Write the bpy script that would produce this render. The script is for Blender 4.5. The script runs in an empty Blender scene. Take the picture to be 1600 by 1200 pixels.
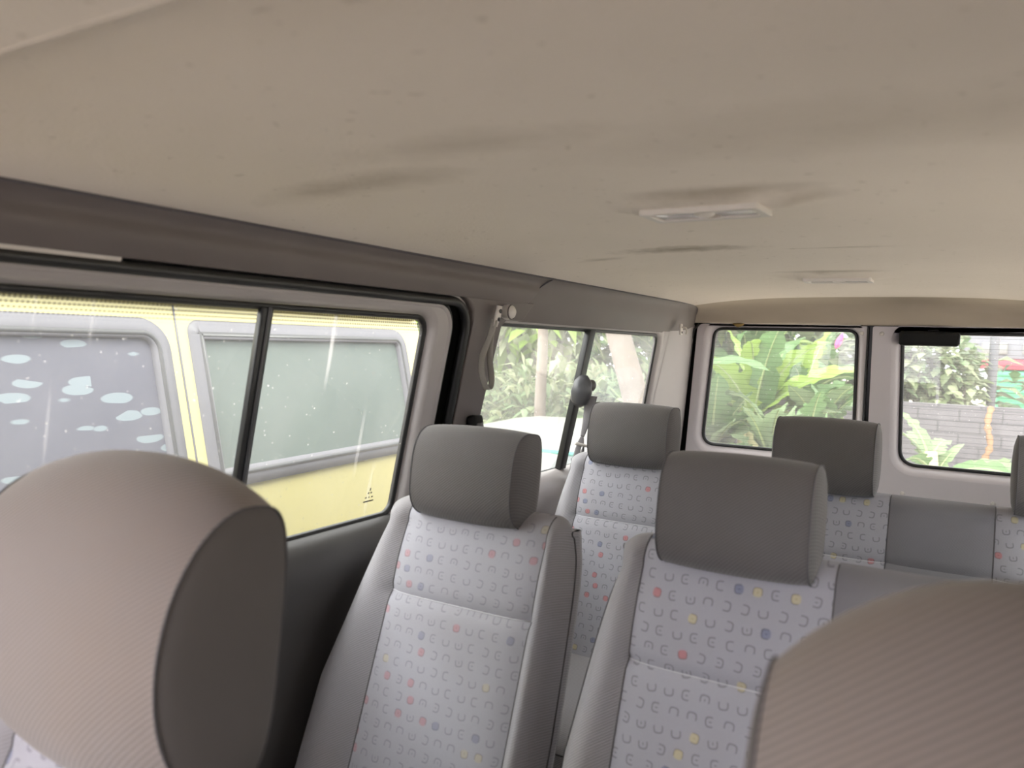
import bpy, bmesh, math, random
from mathutils import Vector, Matrix
from mathutils.geometry import tessellate_polygon
random.seed(7)
PI = math.pi
SC = bpy.context.scene
COL = SC.collection

# ------------------------------------------------------------ camera
cd = bpy.data.cameras.new('camera'); cam = bpy.data.objects.new('camera', cd); COL.objects.link(cam)
cd.sensor_width = 36.0; cd.lens = 36.0 * 1230 / 1600
cd.clip_start = 0.02; cd.clip_end = 200
RX = (0.862, 0.054, -0.504); RY = (0.506, -0.031, 0.862); RZ = (0.031, -0.998, -0.054)
m = Matrix(((RX[0], -RX[1], -RX[2]), (RY[0], -RY[1], -RY[2]), (RZ[0], -RZ[1], -RZ[2])))
q = m.to_quaternion(); q.normalize()
cam.matrix_world = Matrix.Translation((0.34, 0, 1.25)) @ q.to_matrix().to_4x4()
cd.dof.use_dof = True; cd.dof.focus_distance = 2.6; cd.dof.aperture_fstop = 4.4
SC.camera = cam

# ------------------------------------------------------------ light and exposure
SC.view_settings.view_transform = 'Standard'; SC.view_settings.look = 'None'
SC.view_settings.gamma = 1; SC.view_settings.use_curve_mapping = False
SC.view_settings.exposure = 1.62
W = bpy.data.worlds.new('world'); SC.world = W; W.use_nodes = True
nt = W.node_tree; nt.nodes.clear()
out = nt.nodes.new('ShaderNodeOutputWorld'); bg = nt.nodes.new('ShaderNodeBackground')
tc = nt.nodes.new('ShaderNodeTexCoord'); sp = nt.nodes.new('ShaderNodeSeparateXYZ'); cr = nt.nodes.new('ShaderNodeValToRGB')
nt.links.new(tc.outputs['Generated'], sp.inputs[0]); nt.links.new(sp.outputs['Z'], cr.inputs[0])
cr.color_ramp.elements[0].color = (0.84, 0.81, 0.87, 1); cr.color_ramp.elements[0].position = 0.0
cr.color_ramp.elements[1].color = (1.0, 0.96, 0.97, 1); cr.color_ramp.elements[1].position = 0.6
nt.links.new(cr.outputs[0], bg.inputs[0])
# hazy sky, brightest around the hidden sun ahead and to the left of the van
vm = nt.nodes.new('ShaderNodeVectorMath'); vm.operation = 'DOT_PRODUCT'; vm.inputs[1].default_value = Vector((-0.62, -0.76, 0.20)).normalized()
nt.links.new(tc.outputs['Generated'], vm.inputs[0])
mr = nt.nodes.new('ShaderNodeMapRange'); mr.interpolation_type = 'SMOOTHSTEP'; mr.inputs[1].default_value = 0.35; mr.inputs[2].default_value = 1.0; mr.inputs[3].default_value = 1.5; mr.inputs[4].default_value = 5.0
nt.links.new(vm.outputs['Value'], mr.inputs[0]); nt.links.new(mr.outputs[0], bg.inputs[1])
nt.links.new(bg.outputs[0], out.inputs[0])
sl = bpy.data.lights.new('sun', 'SUN'); sl.energy = 1.6; sl.angle = math.radians(25); sl.color = (1, 0.96, 0.88)
sun = bpy.data.objects.new('sun', sl); COL.objects.link(sun)
sun.rotation_euler = Vector((0.45, -0.35, 1.0)).to_track_quat('Z', 'Y').to_euler()
try:
    SC.cycles.use_denoising = True
    SC.cycles.max_bounces = 14; SC.cycles.diffuse_bounces = 8; SC.cycles.transparent_max_bounces = 24
    SC.cycles.sample_clamp_indirect = 8
except Exception: pass

# ------------------------------------------------------------ node helpers
class NT:
    def __init__(s, name):
        s.m = bpy.data.materials.new(name); s.m.use_nodes = True; s.t = s.m.node_tree; s.t.nodes.clear()
        s.out = s.t.nodes.new('ShaderNodeOutputMaterial')
    def n(s, typ, **kw):
        nd = s.t.nodes.new(typ)
        for k, v in kw.items(): setattr(nd, k, v)
        return nd
    def l(s, a, b): s.t.links.new(a, b)
    def val(s, sock, v):
        if isinstance(v, (int, float, tuple, list)): sock.default_value = v
        else: s.l(v, sock)
    def math(s, op, a, b=0.0, c=0.0, clamp=False):
        nd = s.n('ShaderNodeMath', operation=op); nd.use_clamp = clamp
        s.val(nd.inputs[0], a); s.val(nd.inputs[1], b); s.val(nd.inputs[2], c); return nd.outputs[0]
    def mix(s, f, a, b):
        nd = s.n('ShaderNodeMix', data_type='RGBA'); s.val(nd.inputs[0], f)
        s.val(nd.inputs[6], a); s.val(nd.inputs[7], b); return nd.outputs[2]
    def coord(s, which='Object'):
        return s.n('ShaderNodeTexCoord').outputs[which]
    def noise(s, vec, scale, detail=3, rough=0.55):
        nd = s.n('ShaderNodeTexNoise'); nd.inputs['Scale'].default_value = scale
        nd.inputs['Detail'].default_value = detail; nd.inputs['Roughness'].default_value = rough
        if vec is not None: s.l(vec, nd.inputs['Vector'])
        return nd.outputs['Fac']
    def ramp(s, f, lo, hi):
        nd = s.n('ShaderNodeMapRange'); nd.inputs[1].default_value = lo; nd.inputs[2].default_value = hi
        nd.clamp = True; s.l(f, nd.inputs[0]); return nd.outputs[0]
    def princ(s, col, rough=0.6, metal=0.0, bump=None, bs=0.3, bd=0.001, spec=None, sheen=0.0):
        p = s.n('ShaderNodeBsdfPrincipled'); s.val(p.inputs['Base Color'], col)
        s.val(p.inputs['Roughness'], rough); p.inputs['Metallic'].default_value = metal
        if spec is not None: p.inputs['Specular IOR Level'].default_value = spec
        if sheen: p.inputs['Sheen Weight'].default_value = sheen
        if bump is not None:
            b = s.n('ShaderNodeBump'); b.inputs['Strength'].default_value = bs; b.inputs['Distance'].default_value = bd
            s.l(bump, b.inputs['Height']); s.l(b.outputs[0], p.inputs['Normal'])
        s.l(p.outputs[0], s.out.inputs[0]); return p
def c4(c): return (c[0], c[1], c[2], 1)

def m_plain(name, col, rough=0.6, metal=0.0, var=0.12, scale=6, bump=0.0, spec=None):
    t = NT(name); v = t.coord(); f = t.noise(v, scale, 4)
    c = t.mix(f, c4([x * (1 - var) for x in col]), c4([min(1, x * (1 + var)) for x in col]))
    h = t.noise(v, 900, 2) if bump else None
    t.princ(c, rough, metal, h, bump, 0.0008, spec); return t.m

def twill(t, v, pitch):
    """diagonal ribs in an object's own space"""
    s = t.n('ShaderNodeSeparateXYZ'); t.l(v, s.inputs[0])
    u = t.math('ADD', s.outputs['X'], t.math('MULTIPLY', s.outputs['Z'], -1.25))
    u = t.math('ADD', u, t.math('MULTIPLY', s.outputs['Y'], -0.45))
    w = t.math('SINE', t.math('MULTIPLY', u, 2 * PI * 0.625 / pitch))
    return t.math('MULTIPLY_ADD', w, 0.5, 0.5)

def m_fabric(name, col, pitch=0.0045, dirt=(0.23, 0.19, 0.16), rib=0.16, dirt_amt=0.5):
    t = NT(name); v = t.coord()
    w = twill(t, v, pitch)
    fine = t.noise(v, 700, 2)
    big = t.ramp(t.noise(v, 5, 4, 0.6), 0.42, 0.72)
    base = t.mix(w, c4([x * (1 - rib) for x in col]), c4([x * (1 + rib * 0.7) for x in col]))
    base = t.mix(t.math('MULTIPLY', big, dirt_amt), base, c4(dirt))
    h = t.math('ADD', w, t.math('MULTIPLY', fine, 0.6))
    t.princ(base, 0.92, 0, h, 0.45, 0.0008, 0.15, 0.25); return t.m

def m_pattern(name, col, pitch=0.029, org=(0, 0), strength=1.0):
    """grey cloth woven with rows of small open squares; a few are red, ochre or blue"""
    t = NT(name); v = t.coord()
    s = t.n('ShaderNodeSeparateXYZ'); t.l(v, s.inputs[0])
    z = t.math('MULTIPLY', t.math('SUBTRACT', s.outputs['Z'], org[1]), 1 / pitch * 1.06)
    row = t.math('FLOOR', z)
    x = t.math('MULTIPLY', t.math('SUBTRACT', s.outputs['X'], org[0]), 1 / pitch)
    x = t.math('ADD', x, t.math('MULTIPLY', t.math('MODULO', t.math('ADD', row, 100), 3), 0.28))
    colm = t.math('FLOOR', x)
    fx = t.math('SUBTRACT', t.math('FRACT', t.math('ADD', x, 100)), 0.5)
    fz = t.math('SUBTRACT', t.math('FRACT', t.math('ADD', z, 100)), 0.5)
    cb = t.n('ShaderNodeCombineXYZ'); t.l(colm, cb.inputs[0]); t.l(row, cb.inputs[1])
    wn = t.n('ShaderNodeTexWhiteNoise', noise_dimensions='3D'); t.l(cb.outputs[0], wn.inputs['Vector'])
    rnd = wn.outputs['Value']
    sc = t.n('ShaderNodeSeparateColor'); t.l(wn.outputs['Color'], sc.inputs[0])
    ang = t.math('MULTIPLY', t.math('FLOOR', t.math('MULTIPLY', rnd, 3.99)), PI / 2)
    ang = t.math('ADD', ang, t.math('MULTIPLY', t.math('SUBTRACT', sc.outputs[0], 0.5), 0.35))
    ca = t.math('COSINE', ang); sa = t.math('SINE', ang)
    rx = t.math('SUBTRACT', t.math('MULTIPLY', fx, ca), t.math('MULTIPLY', fz, sa))
    rz = t.math('ADD', t.math('MULTIPLY', fx, sa), t.math('MULTIPLY', fz, ca))
    def p4(a): b = t.math('MULTIPLY', a, a); return t.math('MULTIPLY', b, t.math('ABSOLUTE', a))
    d = t.math('POWER', t.math('ADD', t.math('ABSOLUTE', p4(rx)), t.math('ABSOLUTE', p4(rz))), 1 / 3.0)
    ringd = t.math('ABSOLUTE', t.math('SUBTRACT', d, 0.24))
    ring = t.math('SUBTRACT', 1, t.ramp(ringd, 0.025, 0.06))
    mouth = t.ramp(rz, 0.10, 0.16)
    ring = t.math('MULTIPLY', ring, t.math('SUBTRACT', 1, mouth))
    # a short tongue in some
    tng = t.math('SUBTRACT', 1, t.ramp(t.math('ADD', t.math('ABSOLUTE', rx), t.math('ABSOLUTE', t.math('MULTIPLY', rz, 0.5))), 0.03, 0.07))
    tng = t.math('MULTIPLY', tng, t.math('GREATER_THAN', sc.outputs[1], 0.5))
    mark = t.math('MAXIMUM', ring, tng)
    disc = t.math('SUBTRACT', 1, t.ramp(d, 0.20, 0.28))
    hatch = t.ramp(t.math('SINE', t.math('MULTIPLY', rx, 70)), -0.6, 0.4)
    disc = t.math('MULTIPLY', disc, t.math('MULTIPLY_ADD', hatch, 0.6, 0.4))
    # colour chosen from the cell: most plain, one in twelve red, ochre, blue
    k = sc.outputs[2]
    isred = t.math('LESS_THAN', k, 0.05)
    isblu = t.math('MULTIPLY', t.math('LESS_THAN', k, 0.10), t.math('GREATER_THAN', k, 0.05))
    isyel = t.math('MULTIPLY', t.math('LESS_THAN', k, 0.145), t.math('GREATER_THAN', k, 0.10))
    fine = t.noise(v, 900, 2); big = t.ramp(t.noise(v, 6, 4, 0.6), 0.45, 0.8)
    base = t.mix(fine, c4([a * 0.88 for a in col]), c4([a * 1.1 for a in col]))
    base = t.mix(t.math('MULTIPLY', big, 0.22), base, (0.26, 0.23, 0.22, 1))
    c = t.mix(t.math('MULTIPLY', mark, 0.62 * strength), base, (0.15, 0.15, 0.16, 1))
    sm = t.math('MULTIPLY', disc, 0.75 * strength)
    c = t.mix(t.math('MULTIPLY', sm, isred), c, (0.50, 0.10, 0.09, 1))
    c = t.mix(t.math('MULTIPLY', sm, isblu), c, (0.10, 0.13, 0.24, 1))
    c = t.mix(t.math('MULTIPLY', sm, isyel), c, (0.55, 0.46, 0.20, 1))
    t.princ(c, 0.9, 0, t.math('SUBTRACT', fine, mark), 0.3, 0.0008, 0.15, 0.25); return t.m

def m_ceiling():
    t = NT('headliner cloth'); v = t.coord()
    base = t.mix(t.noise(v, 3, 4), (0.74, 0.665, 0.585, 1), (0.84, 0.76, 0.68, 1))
    def stain_shade(cx, cy, rx, ry, lo, hi, col, amt, base, fq=9):  # brown patches: cloth stains, and painted shade beside the lamps
        s = t.n('ShaderNodeSeparateXYZ'); t.l(v, s.inputs[0])
        a = t.math('DIVIDE', t.math('SUBTRACT', s.outputs['X'], cx), rx)
        b = t.math('DIVIDE', t.math('SUBTRACT', s.outputs['Y'], cy), ry)
        d = t.math('SQRT', t.math('ADD', t.math('MULTIPLY', a, a), t.math('MULTIPLY', b, b)))
        d = t.math('ADD', d, t.math('MULTIPLY', t.noise(v, fq, 5, 0.7), 1.5))
        f = t.math('SUBTRACT', 1, t.ramp(d, lo, hi))
        return t.mix(t.math('MULTIPLY', f, amt), base, col)
    br = (0.27, 0.21, 0.14, 1)
    base = stain_shade(-0.20, 1.62, 0.14, 0.055, 0.9, 1.9, br, 0.8, base, 30)
    base = stain_shade(-0.33, 0.80, 0.12, 0.05, 0.7, 2.0, br, 0.45, base, 12)
    base = stain_shade(-0.45, 0.80, 0.10, 0.05, 0.7, 1.9, br, 0.3, base, 12)
    base = stain_shade(-0.12, 0.70, 0.16, 0.05, 0.7, 1.9, br, 0.3, base, 12)
    base = stain_shade(-0.42, 1.70, 0.07, 0.03, 0.7, 1.8, br, 0.5, base, 20)
    base = stain_shade(0.10, 1.68, 0.16, 0.010, 0.8, 1.5, br, 0.8, base, 8)
    base = stain_shade(0.25, 0.78, 0.30, 0.10, 0.6, 2.0, br, 0.25, base, 9)
    base = stain_shade(0.03, 1.035, 0.11, 0.028, 0.9, 2.2, br, 0.55, base, 14)  # painted shade on the camera side of the front lamp
    base = stain_shade(0.13, 1.10, 0.05, 0.035, 0.9, 2.2, br, 0.4, base, 14)  # painted shade at the right end of the front lamp
    base = stain_shade(0.01, 2.18, 0.13, 0.040, 0.9, 2.0, br, 0.6, base, 14)  # painted shade on the camera side of the rear lamp
    spots = t.ramp(t.noise(v, 60, 2, 0.4), 0.70, 0.74)
    base = t.mix(t.math('MULTIPLY', spots, 0.25), base, br)
    h = t.noise(v, 170, 5, 0.75)
    t.princ(base, 0.95, 0, h, 0.6, 0.004, 0.1, 0.2); return t.m

def m_glass(name, haze=0.12, tint=(0.93, 0.96, 0.94), scratch=0.0, lines=0.0, dots=None, hcol=(0.55, 0.54, 0.53)):
    """thin car glass: clear, a little mirror, dust that scatters daylight"""
    t = NT(name); v = t.coord()
    tr = t.n('ShaderNodeBsdfTransparent'); tr.inputs[0].default_value = c4(tint)
    gl = t.n('ShaderNodeBsdfGlossy'); gl.inputs['Roughness'].default_value = 0.02
    fr = t.n('ShaderNodeFresnel'); fr.inputs[0].default_value = 1.45
    geo = t.n('ShaderNodeNewGeometry')
    frf = t.math('MULTIPLY', fr.outputs[0], t.math('SUBTRACT', 1, geo.outputs['Backfacing']))
    mx = t.n('ShaderNodeMixShader'); t.l(frf, mx.inputs[0]); t.l(tr.outputs[0], mx.inputs[1]); t.l(gl.outputs[0], mx.inputs[2])
    tl = t.n('ShaderNodeBsdfTranslucent'); tl.inputs[0].default_value = c4(hcol)
    f = t.math('MULTIPLY', t.noise(v, 4, 5, 0.6), haze * 2)
    sp_ = t.ramp(t.noise(v, 150, 2, 0.3), 0.755, 0.78)
    f = t.math('ADD', f, t.math('MULTIPLY', sp_, 0.5))
    if scratch:
        mp = t.n('ShaderNodeMapping'); mp.inputs['Rotation'].default_value = (0.35, 0, 0); mp.inputs['Scale'].default_value = (1, 60, 2.5)
        t.l(v, mp.inputs[0]); sn = t.ramp(t.noise(mp.outputs[0], 1, 1, 0.4), 0.72, 0.78)
        f = t.math('ADD', f, t.math('MULTIPLY', sn, scratch))
    mx2 = t.n('ShaderNodeMixShader'); t.val(mx2.inputs[0], t.math('MINIMUM', f, 0.9)); t.l(mx.outputs[0], mx2.inputs[1]); t.l(tl.outputs[0], mx2.inputs[2])
    last = mx2
    s = t.n('ShaderNodeSeparateXYZ'); t.l(v, s.inputs[0])
    if lines:
        w = t.math('FRACT', t.math('MULTIPLY', s.outputs['Z'], 1 / 0.019))
        lm = t.math('MULTIPLY', t.math('LESS_THAN', w, 0.07), lines)
        df = t.n('ShaderNodeBsdfDiffuse'); df.inputs[0].default_value = (0.08, 0.07, 0.06, 1)
        m3 = t.n('ShaderNodeMixShader'); t.l(lm, m3.inputs[0]); t.l(last.outputs[0], m3.inputs[1]); t.l(df.outputs[0], m3.inputs[2]); last = m3
    if dots:
        z0, z1, pt = dots
        r = t.math('MULTIPLY', s.outputs['Z'], 1 / pt); row = t.math('FLOOR', r)
        cx = t.math('ADD', t.math('MULTIPLY', s.outputs['Y'], 1 / pt), t.math('MULTIPLY', t.math('MODULO', t.math('ADD', row, 1000), 2), 0.5))
        a = t.math('SUBTRACT', t.math('FRACT', t.math('ADD', cx, 500)), 0.5); b = t.math('SUBTRACT', t.math('FRACT', t.math('ADD', r, 500)), 0.5)
        d = t.math('SQRT', t.math('ADD', t.math('MULTIPLY', a, a), t.math('MULTIPLY', b, b)))
        g = t.n('ShaderNodeMapRange'); g.inputs[1].default_value = z0; g.inputs[2].default_value = z1; g.inputs[3].default_value = 0.16; g.inputs[4].default_value = 0.42
        t.l(s.outputs['Z'], g.inputs[0])
        msk = t.math('MULTIPLY', t.math('LESS_THAN', d, g.outputs[0]), t.math('GREATER_THAN', s.outputs['Z'], z0))
        df = t.n('ShaderNodeBsdfDiffuse'); df.inputs[0].default_value = (0.12, 0.10, 0.05, 1)
        m3 = t.n('ShaderNodeMixShader'); t.l(t.math('MULTIPLY', msk, 0.55), m3.inputs[0]); t.l(last.outputs[0], m3.inputs[1]); t.l(df.outputs[0], m3.inputs[2]); last = m3
    t.l(last.outputs[0], t.out.inputs[0]); return t.m

def m_leaf(name, col, trans=0.35, rough=0.45, var=0.25):
    t = NT(name); v = t.coord()
    c = t.mix(t.noise(v, 3, 3), c4([x * (1 - var) for x in col]), c4([min(1, x * (1 + var)) for x in col]))
    p = t.n('ShaderNodeBsdfPrincipled'); t.l(c, p.inputs['Base Color']); p.inputs['Roughness'].default_value = rough
    tl = t.n('ShaderNodeBsdfTranslucent'); t.l(c, tl.inputs[0])
    mx = t.n('ShaderNodeMixShader'); mx.inputs[0].default_value = trans
    t.l(p.outputs[0], mx.inputs[1]); t.l(tl.outputs[0], mx.inputs[2]); t.l(mx.outputs[0], t.out.inputs[0]); return t.m

def m_blotchfilm():
    """dusty grey window film with pale lens-shaped bubbles"""
    t = NT('bubbled window film'); v = t.coord()
    mp = t.n('ShaderNodeMapping'); mp.inputs['Scale'].default_value = (0.01, 11, 36); t.l(v, mp.inputs[0])
    wv = t.n('ShaderNodeTexVoronoi'); wv.inputs['Scale'].default_value = 1.0; wv.inputs['Randomness'].default_value = 1.0
    t.l(mp.outputs[0], wv.inputs['Vector'])
    sc = t.n('ShaderNodeSeparateColor'); t.l(wv.outputs['Color'], sc.inputs[0])
    d = t.math('ADD', wv.outputs['Distance'], t.math('MULTIPLY', t.noise(v, 30, 2), 0.12))
    th = t.math('MULTIPLY', t.math('SUBTRACT', sc.outputs[0], 0.05), 0.60)
    b = t.math('SUBTRACT', 1, t.ramp(t.math('SUBTRACT', d, th), -0.02, 0.04))
    base = t.mix(t.noise(v, 5, 4), (0.105, 0.105, 0.135, 1), (0.145, 0.14, 0.175, 1))
    c = t.mix(t.math('MULTIPLY', b, 0.75), base, (0.27, 0.32, 0.35, 1))
    s = t.n('ShaderNodeSeparateXYZ'); t.l(v, s.inputs[0])
    t.princ(c, 0.6, 0, None, 0, 0, 0.2); return t.m

def m_dustglass():
    t = NT('dusty green bus glass'); v = t.coord()
    s = t.n('ShaderNodeSeparateXYZ'); t.l(v, s.inputs[0])
    f = t.noise(v, 2.2, 5, 0.6)
    c = t.mix(f, (0.15, 0.185, 0.175, 1), (0.25, 0.285, 0.27, 1))
    p = t.n('ShaderNodeBsdfPrincipled'); t.l(c, p.inputs['Base Color']); p.inputs['Roughness'].default_value = 0.6; p.inputs['Specular IOR Level'].default_value = 0.2
    tr = t.n('ShaderNodeBsdfTransparent'); mx = t.n('ShaderNodeMixShader'); t.val(mx.inputs[0], 0.60)
    t.l(tr.outputs[0], mx.inputs[1]); t.l(p.outputs[0], mx.inputs[2]); t.l(mx.outputs[0], t.out.inputs[0]); return t.m

def m_blocks():
    t = NT('dark weathered block'); v = t.coord()
    mp = t.n('ShaderNodeMapping'); mp.inputs['Rotation'].default_value = (PI / 2, 0, 0); t.l(v, mp.inputs[0])
    br = t.n('ShaderNodeTexBrick'); br.inputs['Scale'].default_value = 1.0; br.inputs['Brick Width'].default_value = 0.45; br.inputs['Row Height'].default_value = 0.15
    br.inputs['Mortar Size'].default_value = 0.012
    br.inputs['Color1'].default_value = (0.095, 0.088, 0.100, 1); br.inputs['Color2'].default_value = (0.115, 0.107, 0.118, 1); br.inputs['Mortar'].default_value = (0.07, 0.066, 0.075, 1)
    t.l(mp.outputs[0], br.inputs['Vector'])
    st = t.ramp(t.noise(v, 2.5, 5, 0.7), 0.5, 0.75)
    c = t.mix(t.math('MULTIPLY', st, 0.5), br.outputs['Color'], (0.19, 0.18, 0.19, 1))
    t.princ(c, 0.9); return t.m

M = {}
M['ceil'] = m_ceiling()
M['hdr'] = m_plain('header cloth with painted shade', (0.47, 0.405, 0.33), 0.95, var=0.06, bump=0.5, spec=0.1)  # same headliner cloth, the header's shade put into a darker colour
M['trim'] = m_plain('roof rail trim', (0.152, 0.130, 0.125), 0.55, bump=0.3)
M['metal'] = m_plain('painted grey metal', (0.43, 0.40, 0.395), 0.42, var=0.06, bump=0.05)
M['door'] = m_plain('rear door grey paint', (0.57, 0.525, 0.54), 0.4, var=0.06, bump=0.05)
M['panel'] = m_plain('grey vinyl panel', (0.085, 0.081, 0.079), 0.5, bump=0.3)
M['rubber'] = m_plain('black rubber', (0.016, 0.016, 0.016), 0.4)
M['black'] = m_plain('black plastic', (0.008, 0.008, 0.008), 0.6, spec=0.2)
M['dgrey'] = m_plain('dark grey plastic', (0.07, 0.07, 0.075), 0.35)
M['light'] = m_plain('pale grey plastic', (0.66, 0.62, 0.58), 0.45)
M['chrome'] = m_plain('dull steel', (0.6, 0.6, 0.6), 0.3, 1.0)
M['lens'] = m_plain('frosted lens', (0.52, 0.50, 0.52), 0.12, spec=0.8)
M['strap'] = m_plain('grey webbing', (0.30, 0.28, 0.25), 0.7, bump=0.5)
M['belt'] = m_plain('dark belt webbing', (0.22, 0.21, 0.22), 0.7, bump=0.5)
M['floor'] = m_plain('floor rubber', (0.10, 0.10, 0.10), 0.8)
M['shell'] = m_plain('outer body paint', (0.55, 0.55, 0.52), 0.4)
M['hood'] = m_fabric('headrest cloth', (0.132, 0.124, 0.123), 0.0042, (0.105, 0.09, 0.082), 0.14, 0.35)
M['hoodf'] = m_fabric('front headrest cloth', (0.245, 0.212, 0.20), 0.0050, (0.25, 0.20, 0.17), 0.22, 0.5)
M['hoods'] = m_plain('headrest side cloth', (0.15, 0.137, 0.13), 0.95, spec=0.1, bump=0.3)
M['bolster'] = m_fabric('bolster cloth', (0.31, 0.30, 0.32), 0.0040, (0.27, 0.24, 0.22), 0.14, 0.35)
M['pat'] = m_pattern('patterned seat cloth', (0.35, 0.345, 0.385), 0.0285)
M['patf'] = m_pattern('faded seat cloth', (0.38, 0.375, 0.415), 0.0285, (0.011, 0.004), 0.62)
M['plainc'] = m_fabric('plain centre cloth', (0.20, 0.195, 0.215), 0.003, rib=0.06, dirt_amt=0.15)
M['pipe'] = m_plain('dark piping', (0.10, 0.095, 0.10), 0.8)
M['stitch'] = m_plain('pale stitching', (0.55, 0.55, 0.58), 0.8)
M['glass'] = m_glass('rear window glass', 0.08, lines=0.25)
M['qglass'] = m_glass('dusty quarter glass', 0.10, scratch=0.08)
M['sglass'] = m_glass('sliding door glass', 0.05, scratch=0.3, dots=(1.262, 1.297, 0.0068))
M['yellow'] = m_plain('yellow bus paint', (0.60, 0.53, 0.25), 0.35, var=0.05, scale=3)
M['busrub'] = m_plain('grey window rubber', (0.15, 0.145, 0.165), 0.5)
M['film'] = m_blotchfilm()
M['dust'] = m_dustglass()
M['lime'] = m_leaf('lime banana leaf', (0.22, 0.33, 0.06))
M['green'] = m_leaf('green banana leaf', (0.10, 0.185, 0.065))
M['pale'] = m_leaf('pale banana leaf', (0.175, 0.245, 0.125))
M['rib'] = m_leaf('pale midrib', (0.28, 0.35, 0.15), 0.1)
M['bush'] = m_leaf('bush leaf', (0.15, 0.19, 0.09), 0.3)
M['bushp'] = m_leaf('pale bush leaf', (0.24, 0.27, 0.15), 0.3)
M['stem'] = m_plain('banana stem', (0.36, 0.34, 0.18), 0.7)
M['bark'] = m_plain('pale bark', (0.13, 0.105, 0.085), 0.8, var=0.3, scale=9)
M['dry'] = m_plain('dry brown leaf', (0.25, 0.14, 0.075), 0.8, var=0.4, scale=12)
M['block'] = m_blocks()
M['ground'] = m_plain('pale dusty ground', (0.60, 0.53, 0.45), 0.95, var=0.35, scale=1.5)
M['white'] = m_plain('white car paint', (0.20, 0.195, 0.19), 0.35)
M['teal'] = m_plain('teal stripe', (0.03, 0.20, 0.165), 0.4)
M['cglass'] = m_plain('grey car glass', (0.10, 0.11, 0.115), 0.15)
M['red'] = m_plain('red paint', (0.33, 0.04, 0.06), 0.5)
M['grn'] = m_plain('green paint', (0.07, 0.33, 0.17), 0.5)
M['blue'] = m_plain('blue plastic', (0.05, 0.09, 0.36), 0.5)
M['tarp'] = m_plain('pale tarp', (0.15, 0.175, 0.225), 0.6, var=0.3, scale=8)
M['mag'] = m_plain('magenta banana flower', (0.45, 0.06, 0.20), 0.6)
M['tape'] = m_plain('brown tape', (0.30, 0.20, 0.06), 0.6, var=0.4, scale=80)
M['grey'] = m_plain('grey sheet', (0.17, 0.17, 0.19), 0.6)

# ------------------------------------------------------------ mesh helpers
def link(name, verts, faces, mat, parent=None, smooth=True, mats=None, fm=None):
    me = bpy.data.meshes.new(name); me.from_pydata([tuple(v) for v in verts], [], faces); me.validate()
    for mm in (mats or [mat]): me.materials.append(mm)
    if fm:
        for p, i in zip(me.polygons, fm): p.material_index = i
    if smooth: me.polygons.foreach_set('use_smooth', [True] * len(me.polygons))
    me.update(); o = bpy.data.objects.new(name, me); COL.objects.link(o)
    if parent is not None: o.parent = parent
    return o
def tag(o, label=None, cat=None, group=None, kind=None):
    if label: o['label'] = label
    if cat: o['category'] = cat
    if group: o['group'] = group
    if kind: o['kind'] = kind
    return o
def empty(name, loc=(0, 0, 0), rz=0):
    o = bpy.data.objects.new(name, None); o.empty_display_size = 0.1; COL.objects.link(o); o.location = loc; o.rotation_euler = (0, 0, rz); return o
def bevel(o, w, seg=2):
    md = o.modifiers.new('bevel', 'BEVEL'); md.width = w; md.segments = seg; md.limit_method = 'ANGLE'; md.angle_limit = math.radians(35); return o
def subsurf(o, n=1):
    md = o.modifiers.new('sub', 'SUBSURF'); md.levels = n; md.render_levels = n; return o
def box(name, lo, hi, mat, parent=None, bw=0.0, rot=None, at=None, seg=2):
    x0, y0, z0 = lo; x1, y1, z1 = hi
    v = [Vector(p) for p in ((x0,y0,z0),(x1,y0,z0),(x1,y1,z0),(x0,y1,z0),(x0,y0,z1),(x1,y0,z1),(x1,y1,z1),(x0,y1,z1))]
    if rot is not None: v = [rot @ p for p in v]
    if at is not None: v = [p + Vector(at) for p in v]
    o = link(name, v, [(0,3,2,1),(4,5,6,7),(0,1,5,4),(1,2,6,5),(2,3,7,6),(3,0,4,7)], mat, parent, smooth=bw > 0)
    if bw: bevel(o, bw, seg)
    return o
def tube_vf(pts, r, n=10, closed=False, flat=1.0, up=None):
    """verts/faces of a tube along pts; r number or list; flat squashes the section"""
    pts = [Vector(p) for p in pts]; N = len(pts); vs = []; fs = []
    prev = None
    for i, p in enumerate(pts):
        if closed: t = pts[(i + 1) % N] - pts[i - 1]
        else: t = pts[min(i + 1, N - 1)] - pts[max(i - 1, 0)]
        t.normalize()
        ref = Vector(up) if up else (prev if prev is not None else (Vector((0, 0, 1)) if abs(t.z) < 0.9 else Vector((1, 0, 0))))
        a = ref - t * ref.dot(t)
        if a.length < 1e-6: a = t.orthogonal()
        a.normalize(); b = t.cross(a)
        if not up: prev = a
        rr = r[i] if isinstance(r, (list, tuple)) else r
        for k in range(n):
            th = 2 * PI * k / n; vs.append(p + a * (rr * math.cos(th)) + b * (rr * flat * math.sin(th)))
    M_ = N if closed else N - 1
    for i in range(M_):
        for k in range(n):
            a0 = i * n + k; a1 = i * n + (k + 1) % n; b0 = ((i + 1) % N) * n + k; b1 = ((i + 1) % N) * n + (k + 1) % n
            fs.append((a0, a1, b1, b0))
    if not closed:
        fs.append(tuple(range(n - 1, -1, -1))); fs.append(tuple((N - 1) * n + k for k in range(n)))
    return vs, fs
def tube(name, pts, r, mat, parent=None, n=10, closed=False, flat=1.0, up=None):
    v, f = tube_vf(pts, r, n, closed, flat, up); return link(name, v, f, mat, parent)
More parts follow.
